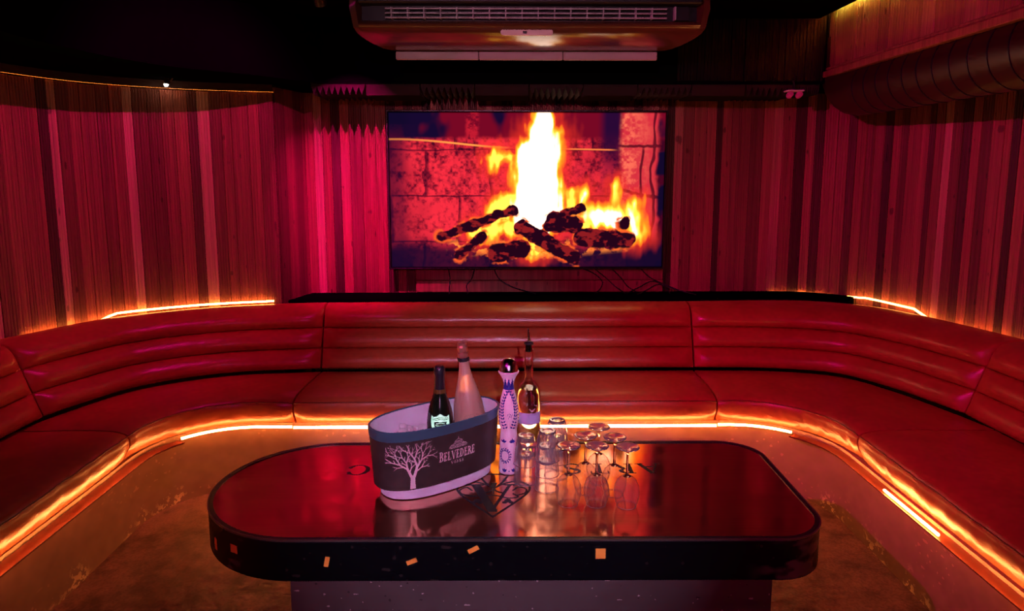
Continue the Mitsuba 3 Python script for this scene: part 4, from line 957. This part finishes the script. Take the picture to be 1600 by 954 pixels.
def leaf(x, z, L, w, ang):
    return affinity.translate(affinity.rotate(Polygon([(0, 0), (w * 0.5, L * 0.35), (w * 0.42, L * 0.65), (0, L), (-w * 0.42, L * 0.65), (-w * 0.5, L * 0.35)]), -math.degrees(ang), origin=(0, 0)), x, z)
pat = []
for face_ in range(3):
    off = (face_ - 1) * 0.066
    for s in (-1, 1):                            # leafy garland round the upper panel
        for t in np.linspace(0.02, 1, 13):
            z = 0.160 + 0.122 * t; hw = 0.0215 * math.sin(math.pi * min(1, (0.10 + 0.9 * t))) ** 0.75 * (1.0 if t < 0.6 else 1.05) + 0.002
            for d in (-1, 1): pat.append(leaf(off + s * (hw + 0.0005 * d), z, 0.0105, 0.0056, s * (0.25 + d * 0.75) * (1 if t > 0.25 else 1.6)))
    for a in (-1.1, -0.55, 0, 0.55, 1.1): pat.append(leaf(off + 0.012, 0.112, 0.016 if a == 0 else 0.013, 0.0055, a))   # palmettes on the waist
    for a in (-0.9, 0, 0.9): pat.append(leaf(off - 0.018, 0.112, 0.013, 0.006, a))
    for t in np.linspace(0, 2 * math.pi, 16, endpoint=False):                                                     # leafy rings below
        for d in (0.0, 0.0055): pat.append(leaf(off - 0.014 + (0.0125 + d) * math.cos(t), 0.067 + (0.0165 + d) * math.sin(t), 0.0080, 0.0046, math.pi / 2 - t + 0.9))
    pat += [leaf(off - 0.016, 0.010, 0.015, 0.006, a) for a in (-0.6, 0, 0.6)] + [leaf(off + 0.017, 0.010, 0.015, 0.006, a) for a in (-0.6, 0, 0.6)] + [Point(off + 0.001, 0.014).buffer(0.0022, 5), Point(off + 0.016, 0.038).buffer(0.0016, 5)]
put(f'{k}__leaf_pattern', on_lathe(unary_union(pat), Rc, pos, pos[2], 0.0006), 'cobalt', label='cobalt blue painted leaves')
tag(f'{k}__leaf_pattern', kind='stuff')
crown = [sbox(-0.056, 0.291, 0.056, 0.304)] + [Polygon([(x - 0.0068, 0.303), (x + 0.0068, 0.303), (x, 0.332)]) for x in np.linspace(-0.0495, 0.0495, 9)]
put(f'{k}__crown_pattern', on_lathe(unary_union(crown), Rc, pos, pos[2], 0.0006), 'cobalt', label='cobalt blue crown round the neck')
sig = unary_union([LineString(smooth_curve([(-0.009, 0.206), (-0.002, 0.214), (0.002, 0.209), (-0.003, 0.202), (0.006, 0.205), (0.009, 0.214)], 20)).buffer(0.0007), Point(-0.004, 0.198).buffer(0.0012, 4), Point(0.007, 0.200).buffer(0.0012, 4)])
put(f'{k}__mark', on_lathe(affinity.translate(sig, 0.003, 0), Rc, pos, pos[2], 0.0006), 'cobalt')

# ------------------------------------------------------------------ clear vodka bottle with pourer
k = thing('liquor_bottle', 'clear glass liquor bottle with a metal pourer behind the ceramic bottle', 'bottle')
pos = np.array([0.094, 2.395, TZ + 0.0008])
out = [(0, 0.0), (0.038, 0.0), (0.0425, 0.004), (0.0430, 0.02), (0.0430, 0.205), (0.0415, 0.222), (0.0360, 0.240), (0.0270, 0.252), (0.0195, 0.262), (0.0168, 0.275), (0.0160, 0.375), (0.0185, 0.378), (0.0185, 0.392), (0.0165, 0.394)]
inn_ = [(0.0120, 0.394), (0.0120, 0.275), (0.0150, 0.262), (0.0230, 0.250), (0.0330, 0.237), (0.0380, 0.220), (0.0392, 0.205), (0.0392, 0.030), (0.034, 0.022), (0, 0.026)]
put(f'{k}__glass', turn(lathe(out + inn_, 44), pos), 'glass', smooth=40)
scene['spirit'] = {'type': 'dielectric', 'int_ior': 1.33, 'ext_ior': 1.0}
put(f'{k}__spirit', turn(lathe([(0, 0.0268), (0.0335, 0.0228), (0.0386, 0.0305), (0.0386, 0.205), (0.0376, 0.219), (0.0335, 0.2325), (0, 0.2325)], 44), pos), 'spirit', smooth=40)
scene['print_lilac'] = prin((0.44, 0.36, 0.66), 0.6)
band = sbox(-0.056, 0.108, 0.056, 0.150)
put(f'{k}__band_print', on_lathe(band, lambda z: 0.0430, pos, pos[2], 0.0004), 'print_lilac', label='lilac band printed round the bottle')
def bird(x, z, s): return unary_union([LineString(smooth_curve([(x - 1.0 * s, z + 0.9 * s), (x - 0.4 * s, z + 0.2 * s), (x + 0.1 * s, z)], 8)).buffer(0.16 * s), LineString(smooth_curve([(x + 0.1 * s, z), (x + 0.35 * s, z + 0.5 * s), (x + 1.1 * s, z + 0.7 * s)], 8)).buffer(0.14 * s), bar(x - 0.5 * s, z - 0.3 * s, x + 0.6 * s, z + 0.1 * s, 0.3 * s)])
put(f'{k}__bird_print', on_lathe(unary_union([bird(0.012, 0.158, 0.010), bird(0.028, 0.175, 0.006), bird(0.034, 0.150, 0.006)]), lambda z: 0.043, pos, pos[2], 0.0006), 'white_plastic', label='white flying birds printed on the front')
put(f'{k}__stopper', turn(lathe([(0, 0.368), (0.0112, 0.368), (0.0112, 0.3935), (0.0170, 0.3945), (0.0170, 0.401), (0.010, 0.405), (0, 0.405)], 24), pos), 'black_satin', smooth=35, label='black pourer stopper')
put(f'{k}__spout', turn(tube([(0, 0, 0.40), (0, 0, 0.415), (-0.001, 0, 0.435), (-0.0035, 0, 0.452)], [0.0058, 0.0048, 0.0040, 0.0034], 12), pos), 'chrome', smooth=True, label='metal pouring spout')

# ------------------------------------------------------------------ stacked tumblers, upside down
def torus(R, r, z, n=40, m=8):
    a = np.arange(m) * 2 * np.pi / m; return lathe([(R + r * math.cos(t), z + r * math.sin(t)) for t in a], n, True)
th, rr, rb = 0.098, 0.0385, 0.0265
# clear glass with a pale film mixed in, standing in for bright highlights
film = {'type': 'twosided', 'bsdf': {'type': 'diffuse', 'reflectance': rgb(0.85, 0.85, 0.85)}}
scene['tumbler_glass'] = {'type': 'blendbsdf', 'weight': 0.045, 'a': {'type': 'thindielectric', 'int_ior': 1.6, 'ext_ior': 1.0}, 'b': film}
scene['bowl_glass'] = {'type': 'blendbsdf', 'weight': 0.013, 'a': {'type': 'thindielectric', 'int_ior': 1.6, 'ext_ior': 1.0}, 'b': film}
scene['edge_glass'] = {'type': 'blendbsdf', 'weight': 0.09, 'a': {'type': 'dielectric', 'int_ior': 1.5, 'ext_ior': 1.0}, 'b': film}
tum = {'wall': (lathe([(rr, 0.0022), (0.0380, 0.018), (0.0357, 0.045), (0.0320, 0.072), (0.0286, 0.088), (rb + 0.0006, th - 0.004)], 44), 'tumbler_glass'),
       'rim': (torus(rr, 0.0017, 0.0017), 'edge_glass'),
       'base': (lathe([(0, th - 0.013), (0.020, th - 0.0125), (0.0245, th - 0.010), (rb + 0.0002, th - 0.006), (rb + 0.0002, th - 0.002), (rb - 0.002, th), (0.018, th), (0.015, th - 0.003), (0, th - 0.003)], 40), 'edge_glass')}
tum = {n_: mikit.ply(m, b_, smooth=40) for n_, (m, b_) in tum.items()}
stacks = [(0.074, 2.126, 2, 'left stack, beside the ceramic bottle'), (0.140, 2.076, 3, 'middle stack'), (0.178, 2.172, 3, 'right stack, beside the wine glasses')]
for x, y, cnt, where in stacks:
    for j in range(cnt):
        pos_ = ['bottom', 'top' if cnt == 2 else 'middle', 'top'][j]
        k = thing('tumbler', f'upturned clear glass tumbler, {pos_} of the {where}', 'glass', 'stacked tumblers on the table')
        for n_, d in tum.items(): scene[f'{k}__{n_}'] = {**d, 'to_world': T().translate([x + 0.001 * j, y, TZ + 0.0006 + j * (0.0485 if cnt == 3 else 0.062)]).rotate([0, 0, 1], 37 * j)}

# ------------------------------------------------------------------ wine glasses, upside down
prof_b = [(0.0290, 0.0012), (0.0345, 0.014), (0.0385, 0.032), (0.0395, 0.046), (0.0370, 0.064), (0.0300, 0.080), (0.0200, 0.0905), (0.0100, 0.0955), (0.0052, 0.0975)]
wg = {'bowl': (lathe(prof_b, 48), 'bowl_glass'), 'rim': (torus(0.0290, 0.0012, 0.0012), 'edge_glass'),
      'stem': (lathe([(0, 0.0890), (0.0120, 0.0938), (0.0125, 0.0950), (0.0075, 0.0972), (0.0056, 0.0998), (0.0046, 0.103), (0.0038, 0.112), (0.0035, 0.140), (0.0037, 0.160), (0.0050, 0.1735), (0.0068, 0.1775), (0, 0.1775)], 20), 'glass'),
      'foot': (lathe([(0, 0.1778), (0.008, 0.1780), (0.018, 0.1808), (0.030, 0.1832), (0.0345, 0.1845), (0.0357, 0.1862), (0.0345, 0.1880), (0.030, 0.1888), (0.015, 0.1884), (0, 0.1881)], 48), 'edge_glass')}
wg = {n_: mikit.ply(m, b_, smooth=40) for n_, (m, b_) in wg.items()}
for x, y, where in ((0.200, 1.972, 'front left of the group, beside the tumblers'), (0.285, 1.968, 'front middle of the group'), (0.376, 1.958, 'front right of the group'),
                    (0.261, 2.052, 'back left of the group'), (0.350, 2.036, 'back right of the group'), (0.313, 2.125, 'rearmost of the group')):
    k = thing('wine_glass', f'clear stemmed wine glass standing upside down, {where}', 'wine glass', 'upturned wine glasses on the table')
    for n_, d in wg.items(): scene[f'{k}__{n_}'] = {**d, 'to_world': T().translate([x, y, TZ + 0.0006])}
